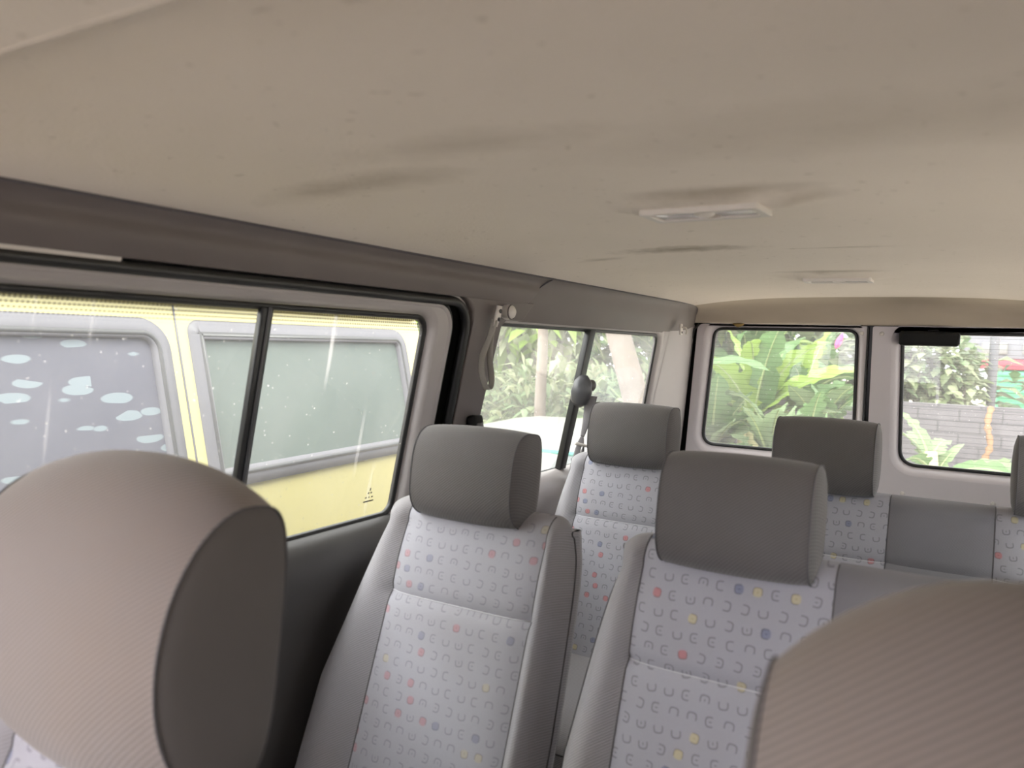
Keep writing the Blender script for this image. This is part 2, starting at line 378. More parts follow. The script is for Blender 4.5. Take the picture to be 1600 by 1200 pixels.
def lathe(name, prof, c, axis, mat, parent=None, n=24):
    """prof: (radius, height) pairs; axis: unit vector"""
    ax = Vector(axis).normalized(); a = ax.orthogonal().normalized(); b = ax.cross(a); c = Vector(c); vs = []; fs = []
    for r, h in prof:
        for k in range(n):
            th = 2 * PI * k / n; vs.append(c + ax * h + a * (r * math.cos(th)) + b * (r * math.sin(th)))
    for i in range(len(prof) - 1):
        for k in range(n): fs.append((i*n+k, i*n+(k+1) % n, (i+1)*n+(k+1) % n, (i+1)*n+k))
    fs.append(tuple(range(n - 1, -1, -1))); fs.append(tuple((len(prof) - 1) * n + k for k in range(n)))
    return link(name, vs, fs, mat, parent)
def rrect(a0, b0, a1, b1, r, k=7):
    """rounded rectangle outline, counter-clockwise, 4*(k+1) points; r number or 4 radii (a0b0, a1b0, a1b1, a0b1)"""
    rs = r if isinstance(r, (list, tuple)) else [r] * 4
    cs = [(a0, b0, 1, 1, 180), (a1, b0, -1, 1, 270), (a1, b1, -1, -1, 0), (a0, b1, 1, -1, 90)]; P = []
    for (a, b, sa, sb, st), rr in zip(cs, rs):
        ca, cb = a + sa * rr, b + sb * rr
        for i in range(k + 1):
            th = math.radians(st + 90 * i / k); P.append((ca + rr * math.cos(th), cb + rr * math.sin(th)))
    return P
def quadr(p00, p10, p11, p01, r, k=7):
    """rounded outline on a general four-corner shape"""
    base = rrect(0, 0, 1, 1, 0.0001, k); P = []
    cs = [p00, p10, p11, p01]; rs = r if isinstance(r, (list, tuple)) else [r] * 4
    for i in range(4):
        c = Vector(cs[i]); pr = Vector(cs[i - 1]); nx = Vector(cs[(i + 1) % 4]); d0 = (pr - c).normalized(); d1 = (nx - c).normalized(); rr = rs[i]
        A = c + d0 * rr; B = c + d1 * rr
        for j in range(k + 1):
            t = j / k; P.append(tuple(A * (1 - t) ** 2 + c * 2 * t * (1 - t) * 1.0 + B * t * t))
    return P
def plate(name, outer, holes, mp, thick, mat, parent=None, bw=0.0, mpb=None):
    """flat plate with holes; outlines in (a,b); mp(a,b,d) places a point at depth d"""
    loops = [outer] + holes
    tris = tessellate_polygon([[Vector((a, b, 0)) for a, b in lp] for lp in loops])
    flat = [p for lp in loops for p in lp]; n = len(flat)
    vs = [mp(a, b, 0) for a, b in flat] + [mp(a, b, thick) for a, b in flat]
    fs = [tuple(t) for t in tris] + [tuple(i + n for i in reversed(t)) for t in tris]
    o = 0
    for lp in loops:
        L = len(lp)
        for i in range(L): fs.append((o + i, o + (i + 1) % L, n + o + (i + 1) % L, n + o + i))
        o += L
    ob = link(name, vs, fs, mat, parent, smooth=False)
    bm = bmesh.new(); bm.from_mesh(ob.data); bmesh.ops.recalc_face_normals(bm, faces=bm.faces); bm.to_mesh(ob.data); bm.free()
    if bw: bevel(ob, bw, 3)
    return ob
def rings(name, loops, mat, parent=None, close=True):
    """loft matching closed loops of 3D points"""
    n = len(loops[0]); vs = [p for lp in loops for p in lp]; fs = []
    for i in range(len(loops) - 1):
        for k in range(n): fs.append((i*n+k, i*n+(k+1) % n, (i+1)*n+(k+1) % n, (i+1)*n+k))
    ob = link(name, vs, fs, mat, parent)
    bm = bmesh.new(); bm.from_mesh(ob.data); bmesh.ops.recalc_face_normals(bm, faces=bm.faces); bm.to_mesh(ob.data); bm.free()
    return ob
def lerp(a, b, t): return a + (b - a) * t
def lloop(A, B, t): return [(lerp(p[0], q[0], t), lerp(p[1], q[1], t)) for p, q in zip(A, B)]
def extr(name, prof, y0, y1, mat, parent=None, n=2, side=1, close=False):
    """profile of (x,z) swept along y"""
    vs = []; fs = []; L = len(prof)
    for i in range(n):
        y = lerp(y0, y1, i / (n - 1))
        for x, z in prof: vs.append((side * x, y, z))
    for i in range(n - 1):
        for k in range(L if close else L - 1):
            k2 = (k + 1) % L; fs.append((i*L+k, i*L+k2, (i+1)*L+k2, (i+1)*L+k))
    if close:
        fs.append(tuple(range(L))); fs.append(tuple((n - 1) * L + k for k in range(L - 1, -1, -1)))
    return link(name, vs, fs, mat, parent)
def smoothp(P, n=8):
    """Catmull-Rom through 2D/3D points"""
    P = [Vector(p) for p in P]; out = []
    for i in range(len(P) - 1):
        p0 = P[max(i - 1, 0)]; p1 = P[i]; p2 = P[i + 1]; p3 = P[min(i + 2, len(P) - 1)]
        for j in range(n):
            t = j / n; out.append(0.5 * ((2 * p1) + (p2 - p0) * t + (2 * p0 - 5 * p1 + 4 * p2 - p3) * t * t + (3 * p1 - p0 - 3 * p2 + p3) * t ** 3))
    out.append(P[-1]); return out

# ------------------------------------------------------------ the van shell
# side glass lies on a plane leaning in towards the roof
def gx(z): return -0.72 - 0.2 * (1.297 - z)
def L_(off): return lambda y, z, d: (gx(z) + off - d, y, z)       # left wall mapping; d goes outwards
def R_(off): return lambda y, z, d: (-(gx(z) + off - d), y, z)
WG = rrect(0.44, 0.845, 1.420, 1.297, (0.03, 0.03, 0.035, 0.03))      # sliding door window
QG = quadr((1.685, 0.843), (2.965, 0.838), (2.905, 1.292), (1.715, 1.294), (0.03, 0.04, 0.035, 0.02))
DO = rrect(0.38, 0.30, 1.487, 1.324, (0.03, 0.05, 0.06, 0.03))         # sliding door edge
SEAL = rrect(0.34, 0.27, 1.562, 1.349, (0.03, 0.05, 0.085, 0.03))

def off_loop(P, d):
    n = len(P); out = []
    for i in range(n):
        a = Vector(P[i - 1]); b = Vector(P[(i + 1) % n]); t = (b - a)
        if t.length < 1e-9: out.append(P[i]); continue
        t.normalize(); out.append((P[i][0] + t.y * d, P[i][1] - t.x * d))
    return out

def build_side(mp, nm, sgn, detailed):
    """body side: wall with door and quarter openings, outer skin"""
    outer = [(0.30, 0.24), (3.275, 0.24), (3.275, 1.362), (0.30, 1.362)]
    wl = plate(nm, outer, [off_loop(SEAL, 0.0), off_loop(QG, 0.035)], mp(0.020), 0.012, M['metal'], bw=0.003); tag(wl, kind='structure')
    sk = plate('body_skin', [(0.30, -0.1), (3.36, -0.1), (3.36, 1.50), (0.30, 1.50)], [off_loop(WG, 0.012), off_loop(QG, 0.012)], mp(-0.008), 0.003, M['black'], wl)
    # quarter window
    q = rings('quarter_window_surround', [[mp(o)(a, b, 0) for a, b in off_loop(QG, e)] for o, e in ((0.020, 0.036), (0.0195, 0.030), (0.016, 0.018), (0.008, 0.010), (0.004, 0.006), (-0.004, 0.004))], M['metal'], wl)
    return wl
wall_l = build_side(L_, 'wall_left', -1, True)

def pane(name, outline, mp, mat, parent, thick=0.004):
    return plate(name, outline, [], mp, thick, mat, parent)
def window(nm, outline, mp, gmat, split, parent=None):
    """glass with black rubber and one upright divider"""
    w = rings(nm, [[mp(o)(a, b, 0) for a, b in off_loop(outline, e)] for o, e in ((0.004, 0.006), (0.008, 0.004), (0.008, -0.002), (0.003, -0.006), (-0.004, -0.006))], M['rubber'])
    tag(w, kind='structure')
    if parent: w.parent = parent
    zs = [p[1] for p in outline]; z0, z1 = min(zs), max(zs)
    ys = [p[0] for p in outline]
    if split is None:
        pane('window_pane', outline, mp(0), gmat, w)
    else:
        A = [(min(a, split), b) for a, b in outline]; B = [(max(a, split), b) for a, b in outline]
        def clean(P):
            o = []
            for p in P:
                if not o or (Vector(p) - Vector(o[-1])).length > 1e-5: o.append(p)
            return o
        pane('window_pane', clean(A), mp(0), gmat, w); pane('window_pane', clean(B), mp(0.004), gmat, w)
    return w
# sliding door (left of the picture)
door1 = plate('door_1', DO, [off_loop(WG, 0.022)], L_(0.026), 0.02, M['metal'], bw=0.006); tag(door1, kind='structure')
rings('window_surround', [[L_(o)(a, b, 0) for a, b in off_loop(WG, e)] for o, e in ((0.0262, 0.023), (0.024, 0.016), (0.016, 0.011), (0.008, 0.008), (-0.006, 0.005))], M['metal'], door1)
rings('door_edge_bead', [[L_(o)(a, b, 0) for a, b in off_loop(DO, e)] for o, e in ((0.026, -0.004), (0.030, -0.001), (0.030, 0.003), (0.020, 0.004), (0.0, 0.004))], M['metal'], door1)
win1 = window('window_1', WG, L_, M['sglass'], 0.955)
bx = [(gx(0.85) + 0.006, 0.85), (gx(1.295) + 0.006, 1.295)]
def bar(name, y, w, d, z0, z1, mat, parent, o0=0.002):
    vs = []
    for z in (z0, z1):
        for (dy, dx) in ((-w/2, 0), (w/2, 0), (w/2, d), (-w/2, d)): vs.append((gx(z) + o0 + dx, y + dy, z))
    ob = link(name, vs, [(0,1,5,4),(1,2,6,5),(2,3,7,6),(3,0,4,7),(0,3,2,1),(4,5,6,7)], mat, parent)
    return bevel(ob, 0.003)
bar('window_divider', 0.955, 0.026, 0.014, 0.847, 1.296, M['rubber'], win1)
bar('divider_trim', 0.957, 0.007, 0.004, 0.847, 1.296, M['dgrey'], win1, 0.016)
# door seal: black channel round the door, with a lighter rubber lip
seal = plate('door_seal', off_loop(SEAL, 0.004), [off_loop(DO, 0.002)], L_(0.0), 0.01, M['black'], wall_l)
tube('seal_lip', [Vector(L_(0.026)(a, b, 0)) for a, b in off_loop(SEAL, -0.012)], 0.011, M['rubber'], wall_l, n=8, closed=True)
tube('seal_lip', [Vector(L_(0.018)(a, b, 0)) for a, b in off_loop(DO, 0.014)], 0.005, M['rubber'], wall_l, n=8, closed=True)
# quarter window
win2 = window('window_2', QG, L_, M['qglass'], 2.272)
bar('window_divider', 2.272, 0.040, 0.022, 0.842, 1.293, M['rubber'], win2)
# the etched maker's mark low on the sliding door glass
mk = [(1.345, 0.915)]
mv = []; mf = []
def mark_quad(y, z, w, h):
    i = len(mv); mv.extend([(gx(z)+.0055, y-w/2, z-h/2), (gx(z)+.0055, y+w/2, z-h/2), (gx(z+h)+.0055, y+w/2, z+h/2), (gx(z+h)+.0055, y-w/2, z+h/2)]); mf.append((i, i+1, i+2, i+3))
for (dy, dz, w, h) in ((0, 0.022, .004, .007), (-.004, .014, .005, .004), (.005, .014, .005, .004), (-.010, .004, .006, .003), (0, .004, .004, .003), (.010, .004, .006, .003), (0, -.005, .034, .003)):
    mark_quad(1.33 + dy, 0.893 + dz, w, h)
link('glass_mark', mv, mf, M['dgrey'], win1, smooth=False)

# lower panels under the side windows
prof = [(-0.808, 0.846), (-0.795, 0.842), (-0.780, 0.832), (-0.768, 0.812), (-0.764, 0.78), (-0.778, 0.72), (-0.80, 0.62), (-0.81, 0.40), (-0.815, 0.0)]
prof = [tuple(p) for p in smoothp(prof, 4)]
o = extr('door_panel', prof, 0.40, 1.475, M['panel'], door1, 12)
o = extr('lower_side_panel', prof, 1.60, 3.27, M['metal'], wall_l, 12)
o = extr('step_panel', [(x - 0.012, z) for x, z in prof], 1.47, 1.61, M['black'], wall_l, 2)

# roof-rail trims
def trim_loft(nm, ya, yb, low_z, low_x, seam=( -0.64, 1.422)):
    """strip between seam and lower edge; ya/yb are (y at lower edge, y at seam)"""
    P = smoothp([Vector(seam), Vector((seam[0] - 0.020, seam[1] - 0.018)), Vector((lerp(seam[0], low_x, .62), lerp(seam[1], low_z, .58))), Vector((low_x, low_z + 0.004)), Vector((low_x - 0.006, low_z)), Vector((low_x - 0.03, low_z + 0.003))], 5)
    vs = []; fs = []; n = 24; L = len(P)
    for i in range(n + 1):
        for k, p in enumerate(P):
            t = k / (L - 1); c = math.sin(t * PI) * 0.02
            y = lerp(lerp(ya[1], ya[0], t) , lerp(yb[1], yb[0], t), i / n)
            # slight sink where the strip meets the joint
            e = min(1, min(abs(i), abs(n - i)) / 1.0); off = 0.0 if e >= 1 else -0.004
            vs.append((p.x + off, y, p.y + (0 if k == 0 else 0)))
    for i in range(n):
        for k in range(L - 1): fs.append((i*L+k, i*L+k+1, (i+1)*L+k+1, (i+1)*L+k))
    return tag(link(nm, vs, fs, M['trim']), kind='structure')
trim1 = trim_loft('trim_1', (0.30, 0.30), (1.755, 1.892), 1.3485, -0.672)
trim2 = trim_loft('trim_2', (1.730, 1.880), (3.262, 3.25), 1.303, -0.698)
# rounded end of the front trim over the pillar
pp = [(1.555, 1.352), (1.64, 1.35), (1.66, 1.33), (1.75, 1.305), (1.735, 1.29), (1.70, 1.20), (1.60, 1.20), (1.565, 1.30)]
pil = plate('pillar_cover', [(1.566, 0.86), (1.672, 0.86), (1.700, 1.285), (1.722, 1.303), (1.800, 1.303), (1.850, 1.353), (1.50, 1.353), (1.535, 1.338), (1.558, 1.318), (1.565, 1.29)], [], L_(0.034), 0.02, M['trim'], wall_l, bw=0.006)
tube('joint_gap', smoothp([Vector((-0.642, 1.884, 1.4195)), Vector((-0.662, 1.858, 1.400)), Vector((-0.678, 1.800, 1.360)), Vector((-0.691, 1.762, 1.325)), Vector((-0.699, 1.742, 1.304))], 6), 0.0018, M['pipe'], trim2, n=6)  # thin dark line along the joint of the two trims
tube('seam_gap', [(-0.6425, 0.33, 1.4195), (-0.6425, 1.8, 1.4195), (-0.6425, 3.20, 1.4195)], 0.0020, M['pipe'], trim2, n=6)
# lighter ledge where the rear trim meets the quarter glass
extr('window_ledge', [(-0.700, 1.309), (-0.704, 1.300), (-0.712, 1.2965), (-0.724, 1.2965)], 1.74, 2.97, M['metal'], wall_l, 2)
# slide rail cover seen above the door up to its cut end
rc = plate('rail_cover', [(0.31, 1.337), (0.665, 1.337), (0.668, 1.351), (0.31, 1.352)], [], L_(0.034), 0.03, M['light'], trim1, bw=0.002)
# rear pillar between quarter window and rear doors
dp = [(2.985, 3.27)]
vs = []; fs = []
for z in (0.24, 0.84, 1.0, 1.2, 1.345):
    for y, o_ in ((2.99, 0), (3.02, 0.06), (3.10, 0.35), (3.20, 0.85), (3.255, 1.0), (3.275, 0.95)):
        xt = -0.684 - 0.0683 * (1.325 - z) - 0.004; vs.append((lerp(gx(z) + 0.021, xt, o_), y, z))
for i in range(4):
    for k in range(5): fs.append((i*6+k, i*6+k+1, (i+1)*6+k+1, (i+1)*6+k))
dpil = link('rear_pillar_cover', vs, fs, M['metal'], wall_l)
lathe('blanking_plug', [(0.012, 0), (0.011, 0.003), (0.006, 0.004)], (-0.728, 3.135, 1.14), (1, 0, 0.1), M['metal'], wall_l)

# ceiling
def ceil_z(x, y):
    a = min(1, abs(x) / 0.64)
    z = 1.422 + 0.034 * (1 - a ** 3.2)
    for (cx, cy, rx, ry) in ((0.0, 1.115, 0.17, 0.085), (0.005, 2.31, 0.17, 0.10)):
        # lamps sit on shallow raised pads pressed into the cloth
        d = (abs((x - cx) / rx) ** 2.4 + abs((y - cy) / ry) ** 2.4) ** (1 / 2.4)
        if d < 1:
            z -= 0.011 * min(1, (1 - d) / 0.38) ** 1.4
    if y > 2.85:
        t = (y - 2.85) / 0.42
        z -= 0.012 * t * t * 1.0
    return z
xs = [-0.64 + 1.28 * i / 96 for i in range(97)]
ysl = [0.312 + (3.02 - 0.312) * j / 150 for j in range(151)]
vs = []; fs = []
for y in ysl:
    for x in xs: vs.append((x, y, ceil_z(x, y)))
R0 = len(ysl)
hdrp = smoothp([Vector((3.02, 0)), Vector((3.12, -0.004)), Vector((3.19, -0.018)), Vector((3.225, -0.045)), Vector((3.240, -0.075)), Vector((3.248, -0.098)), Vector((3.262, -0.103)), Vector((3.275, -0.100))], 4)[1:]
for p in hdrp:
    for x in xs:
        zt = ceil_z(x, 3.02); zb = 1.352
        f = -p.y / 0.103; z = zt * (1 - min(1, f)) + (zb) * min(1, f)
        xx = x * (1 + 0.085 * min(1, f))
        vs.append((xx, p.x, z))
nx = len(xs); rows = R0 + len(hdrp); hf = []
for j in range(rows - 1):
    for i in range(nx - 1): (fs if j < R0 + 3 else hf).append((j*nx+i, (j+1)*nx+i, (j+1)*nx+i+1, j*nx+i+1))
ceiling = link('ceiling', vs, fs, M['ceil']); tag(ceiling, kind='structure'); link('rear_header', vs[(R0 + 3) * nx:], [tuple(a - (R0 + 3) * nx for a in f) for f in hf], M['hdr'], ceiling)  # header faces split off to carry the painted shade
# front section of the headliner, a step lower, with its rolled edge
vs = []; fs = []
pr = smoothp([Vector((0.318, 0.004)), Vector((0.314, -0.006)), Vector((0.304, -0.011)), Vector((0.28, -0.011)), Vector((0.1, -0.016)), Vector((-0.5, -0.03)), Vector((-0.93, -0.07))], 5)
for p in pr:
    for x in xs: vs.append((x, p.x, 1.455 - 0.03 * (abs(x) / 0.64) ** 3.2 + p.y))
for j in range(len(pr) - 1):
    for i in range(nx - 1): fs.append((j*nx+i, (j+1)*nx+i, (j+1)*nx+i+1, j*nx+i+1))
front_ceiling = link('front_headliner', vs, fs, M['ceil'], ceiling)
# outer roof skin
rp = [(-0.80, 1.36), (-0.76, 1.46), (-0.68, 1.50), (-0.4, 1.53), (0, 1.54), (0.4, 1.53), (0.68, 1.50), (0.76, 1.46), (0.80, 1.36)]
roof = extr('roof_skin', rp, -1.02, 3.36, M['shell'], ceiling, 3)

floor_ = box('floor', (-0.86, -1.2, -0.06), (0.86, 3.36, 0.0), M['floor']); tag(floor_, kind='structure')

# unseen cab ahead of the camera: cowl, half windscreen opening and cab doors
wf = plate('wall_front', [(-0.86, 0.0), (0.86, 0.0), (0.76, 1.45), (-0.76, 1.45)], [rrect(-0.71, 0.80, 0.10, 1.36, 0.06)], lambda a, b, d: (a, -0.95 + d - (1.4 - b) * 0.25, b), 0.03, M['panel']); tag(wf, kind='structure')  # opening kept to the left part to shade the right of the cabin
for sg, mpf, nm in ((1, L_, 'door_4'), (-1, R_, 'door_5')):
    cdoor = plate(nm, [(-0.97, 0.0), (0.29, 0.0), (0.29, 1.362), (-0.93, 1.362)], ([rrect(-0.85, 0.80, 0.24, 1.33, 0.04)] if sg > 0 else []), mpf(0.020), 0.04, M['panel'], bw=0.003); tag(cdoor, kind='structure')  # right door left windowless to block light from that side
# right-hand wall (outside the picture, lets daylight in)
QR = rrect(0.80, 0.845, 1.55, 1.297, 0.03); QR2 = rrect(1.70, 0.845, 2.90, 1.297, 0.03)
wall_r = plate('wall_right', [(0.30, 0.0), (3.275, 0.0), (3.275, 1.372), (0.30, 1.372)], [QR, QR2], R_(0.030), 0.05, M['metal'], bw=0.003); tag(wall_r, kind='structure')
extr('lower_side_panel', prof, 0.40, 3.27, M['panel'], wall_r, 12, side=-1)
for i, qq in enumerate((QR, QR2)):
    w = window('window_%d' % (5 + i), qq, R_, M['qglass'], None)
tr = extr('roof_rail_trim', [(-0.64, 1.422), (-0.66, 1.404), (-0.69, 1.352), (-0.70, 1.349)], 0.30, 3.245, M['trim'], wall_r, 3, side=-1)

# rear doors
def B_(yy): return lambda x, z, d: (x, yy + d, z)
D2 = quadr((-0.745, 0.05), (-0.012, 0.05), (-0.012, 1.350), (-0.672, 1.350), (0.04, 0.02, 0.01, 0.03))
W1 = quadr((-0.640, 0.842), (-0.046, 0.842), (-0.054, 1.332), (-0.606, 1.330), (0.055, 0.04, 0.035, 0.035))
D3 = quadr((0.012, 0.05), (0.745, 0.05), (0.672, 1.350), (0.004, 1.350), (0.02, 0.04, 0.03, 0.01))
W2 = quadr((0.120, 0.832), (0.655, 0.832), (0.615, 1.328), (0.106, 1.328), (0.060, 0.055, 0.035, 0.03))
def rear_door(nm, D, Wo, wn, gmat):
    d = plate(nm, D, [off_loop(Wo, 0.036)], B_(3.268), 0.03, M['door'], bw=0.006); tag(d, kind='structure')
    rings('window_surround', [[(a, yy, b) for a, b in off_loop(Wo, e)] for yy, e in ((3.2679, 0.038), (3.270, 0.029), (3.279, 0.019), (3.291, 0.011), (3.298, 0.007), (3.304, 0.004))], M['door'], d)
    w = rings(wn, [[(a, yy, b) for a, b in off_loop(Wo, e)] for yy, e in ((3.299, 0.007), (3.294, 0.004), (3.294, -0.003), (3.299, -0.006), (3.306, -0.006))], M['rubber']); tag(w, kind='structure')
    pane('window_pane', Wo, B_(3.302), gmat, w)
    return d, w
door2, win3 = rear_door('door_2', D2, W1, 'window_3', M['glass'])
door3, win4 = rear_door('door_3', D3, W2, 'window_4', M['glass'])
box('centre_seal', (-0.013, 3.285, 0.05), (0.010, 3.31, 1.35), M['rubber'], door2)
# the pressed post beside the gap on the left door
box('door_seal', (-0.015, 3.262, 0.05), (-0.008, 3.29, 1.349), M['rubber'], door2, 0.002)
# rear frame behind the doors keeps daylight out of the joints
rb = plate('wall_back', [(-0.86, 0.0), (0.86, 0.0), (0.76, 1.45), (-0.76, 1.45)], [off_loop(W1, 0.010), off_loop(W2, 0.010)], B_(3.308), 0.004, M['black']); tag(rb, kind='structure')
tube('door_opening_seal', [(-0.750, 3.262, 0.3), (-0.738, 3.262, 0.6), (-0.727, 3.262, 0.84), (-0.712, 3.262, 1.05), (-0.694, 3.262, 1.28), (-0.684, 3.262, 1.325), (-0.665, 3.262, 1.346)], 0.005, M['rubber'], rb)
for sx, (x, z) in enumerate(((-0.034, 1.322), (-0.625, 0.70))):
    lathe('screw', [(0.008, 0), (0.007, -0.003), (0.003, -0.004)], (x, 3.268, z), (0, 1, 0), M['light'], door2)
for x, z in ((0.036, 1.322), (0.136, 0.727), (0.426, 0.726)):
    lathe('screw', [(0.008, 0), (0.007, -0.003), (0.003, -0.004)], (x, 3.268, z), (0, 1, 0), M['light'], door3)

# high brake light box on the right rear door glass
bl = box('brake_light', (0.098, 3.215, 1.280), (0.292, 3.292, 1.333), M['black'], None, 0.010, seg=3)
tag(bl, 'black plastic brake light housing at the top corner of the right rear window', 'brake light')
box('mounting_clip', (0.190, 3.235, 1.331), (0.226, 3.285, 1.340), M['black'], bl, 0.003)
box('end_trim', (0.288, 3.220, 1.288), (0.2945, 3.29, 1.326), M['dgrey'], bl, 0.002)
# scrap of tape hanging from the header
tp = link('tape_scrap', [(-0.527, 3.262, 1.353), (-0.500, 3.260, 1.356), (-0.474, 3.262, 1.353), (-0.480, 3.256, 1.345), (-0.490, 3.254, 1.338), (-0.502, 3.253, 1.336), (-0.515, 3.256, 1.344), (-0.500, 3.256, 1.347)],
          [(0, 1, 7, 6), (1, 2, 3, 7), (7, 3, 4, 5), (6, 7, 5)], M['tape'])
sd = tp.modifiers.new('s', 'SOLIDIFY'); sd.thickness = 0.002
tag(tp, 'torn brown scrap of tape hanging over the left rear window', 'tape')

# ------------------------------------------------------------ ceiling lamps
def dome_lamp(x, y, z, label, tilt, W_=0.172, D_=0.078):
    t = empty('dome_lamp', (x, y, z)); t.rotation_euler = (0, 0, tilt); tag(t, label, 'ceiling lamp', None)
    mp = lambda a, b, d: (a, b, -0.010 + d)
    f = plate('frame', rrect(-W_/2, -D_/2, W_/2, D_/2, 0.006, 3), [rrect(-W_/2+.012, -D_/2+.012, W_/2-.012, D_/2-.012, 0.004, 3)], mp, 0.012, M['light'], t, bw=0.0025)
    b = box('housing', (-W_/2+.008, -D_/2+.008, -0.002), (W_/2-.008, D_/2-.008, 0.004), M['dgrey'], t)
    for s in (-1, 1):
        a0, a1 = (-W_/2+.014, -0.016) if s < 0 else (0.016, W_/2-.014)
        box('lens', (a0, -D_/2+.014, -0.0075), (a1, D_/2-.014, -0.003), M['lens'], t, 0.002)
    lathe('switch', [(0.015, 0), (0.015, -0.004), (0.011, -0.007), (0.004, -0.008)], (0, 0, -0.003), (0, 0, 1), M['light'], t, 20)
    return t
dome_lamp(-0.004, 1.120, 1.4475, 'rectangular two-lens ceiling lamp nearer the front, large in view', -0.05)
dome_lamp(0.010, 2.300, 1.4475, 'far rectangular ceiling lamp near the rear of the roof', 0.0)

# ------------------------------------------------------------ seats
def headrest(root, x, y, ztop, Wd, H, Dp, tilt, matf, crown=0.05, nf=2.8, label=None, drop=0.0, yc=0.45):
    """pillow with a D-shaped section between two flat sewn side panels"""
    cz = ztop - H / 2
    T = Matrix.Translation((x, y, cz)) @ Matrix.Rotation(-tilt, 4, 'X')
    n = 48
    def prof(s, k=1.0):
        P = []
        for i in range(n):
            th = 2 * PI * i / n; c = math.cos(th); s_ = math.sin(th)
            if c >= 0:   # front half (towards -y)
                e = nf; py = -Dp * 0.66 * abs(c) ** (2 / e); pz = H / 2 * math.copysign(abs(s_) ** (2 / e), s_)
            else:
                e = 3.6; py = Dp * 0.34 * abs(c) ** (2 / e); pz = H / 2 * math.copysign(abs(s_) ** (2 / e), s_)
            P.append((py * (1 - (1 - s) * yc), pz * s))
        return P
    m_ = 16; loops = []
    for j in range(m_ + 1):
        u = -1 + 2 * j / m_; a = abs(u)
        s = 1 - crown * a ** 2.3
        if a > 0.94: s *= 0.985
        loops.append([T @ Vector((u * Wd / 2, py, pz - (crown * H * 0.0) * a)) for py, pz in prof(s)])
    h = rings('headrest', loops, matf, root)
    for sg in (-1, 1):
        base = prof((1 - crown) * 0.985)
        lp = []
        for k, (sc_, bx_) in enumerate(((1, 0), (0.93, 0.004), (0.75, 0.008), (0.45, 0.0105), (0.15, 0.0115))):
            lp.append([T @ Vector((sg * (Wd / 2 + bx_), py * sc_, pz * sc_)) for py, pz in base])
        sp_ = rings('side_panel', lp, M['hoods'] if matf is M['hoodf'] else M['hood'], h)
        me = sp_.data; bm = bmesh.new(); bm.from_mesh(me); bm.verts.ensure_lookup_table()
        bm.faces.new([bm.verts[len(base) * 4 + k] for k in range(len(base))]); bmesh.ops.recalc_face_normals(bm, faces=bm.faces); bm.to_mesh(me); bm.free()
        for p in me.polygons: p.use_smooth = True
        tube('seam_piping', [T @ Vector((sg * (Wd / 2 + 0.001), py * 1.005, pz * 1.005)) for py, pz in base], 0.0012, M['pipe'], h, n=6, closed=True)
    for sg in (-1, 1):
        lo = T @ Vector((sg * Wd * 0.27, 0.0, -H / 2 + 0.01))
        tube('post', [lo, lo + Vector((0, 0.012, -0.10 - drop))], 0.006, M['chrome'], h)
    return h

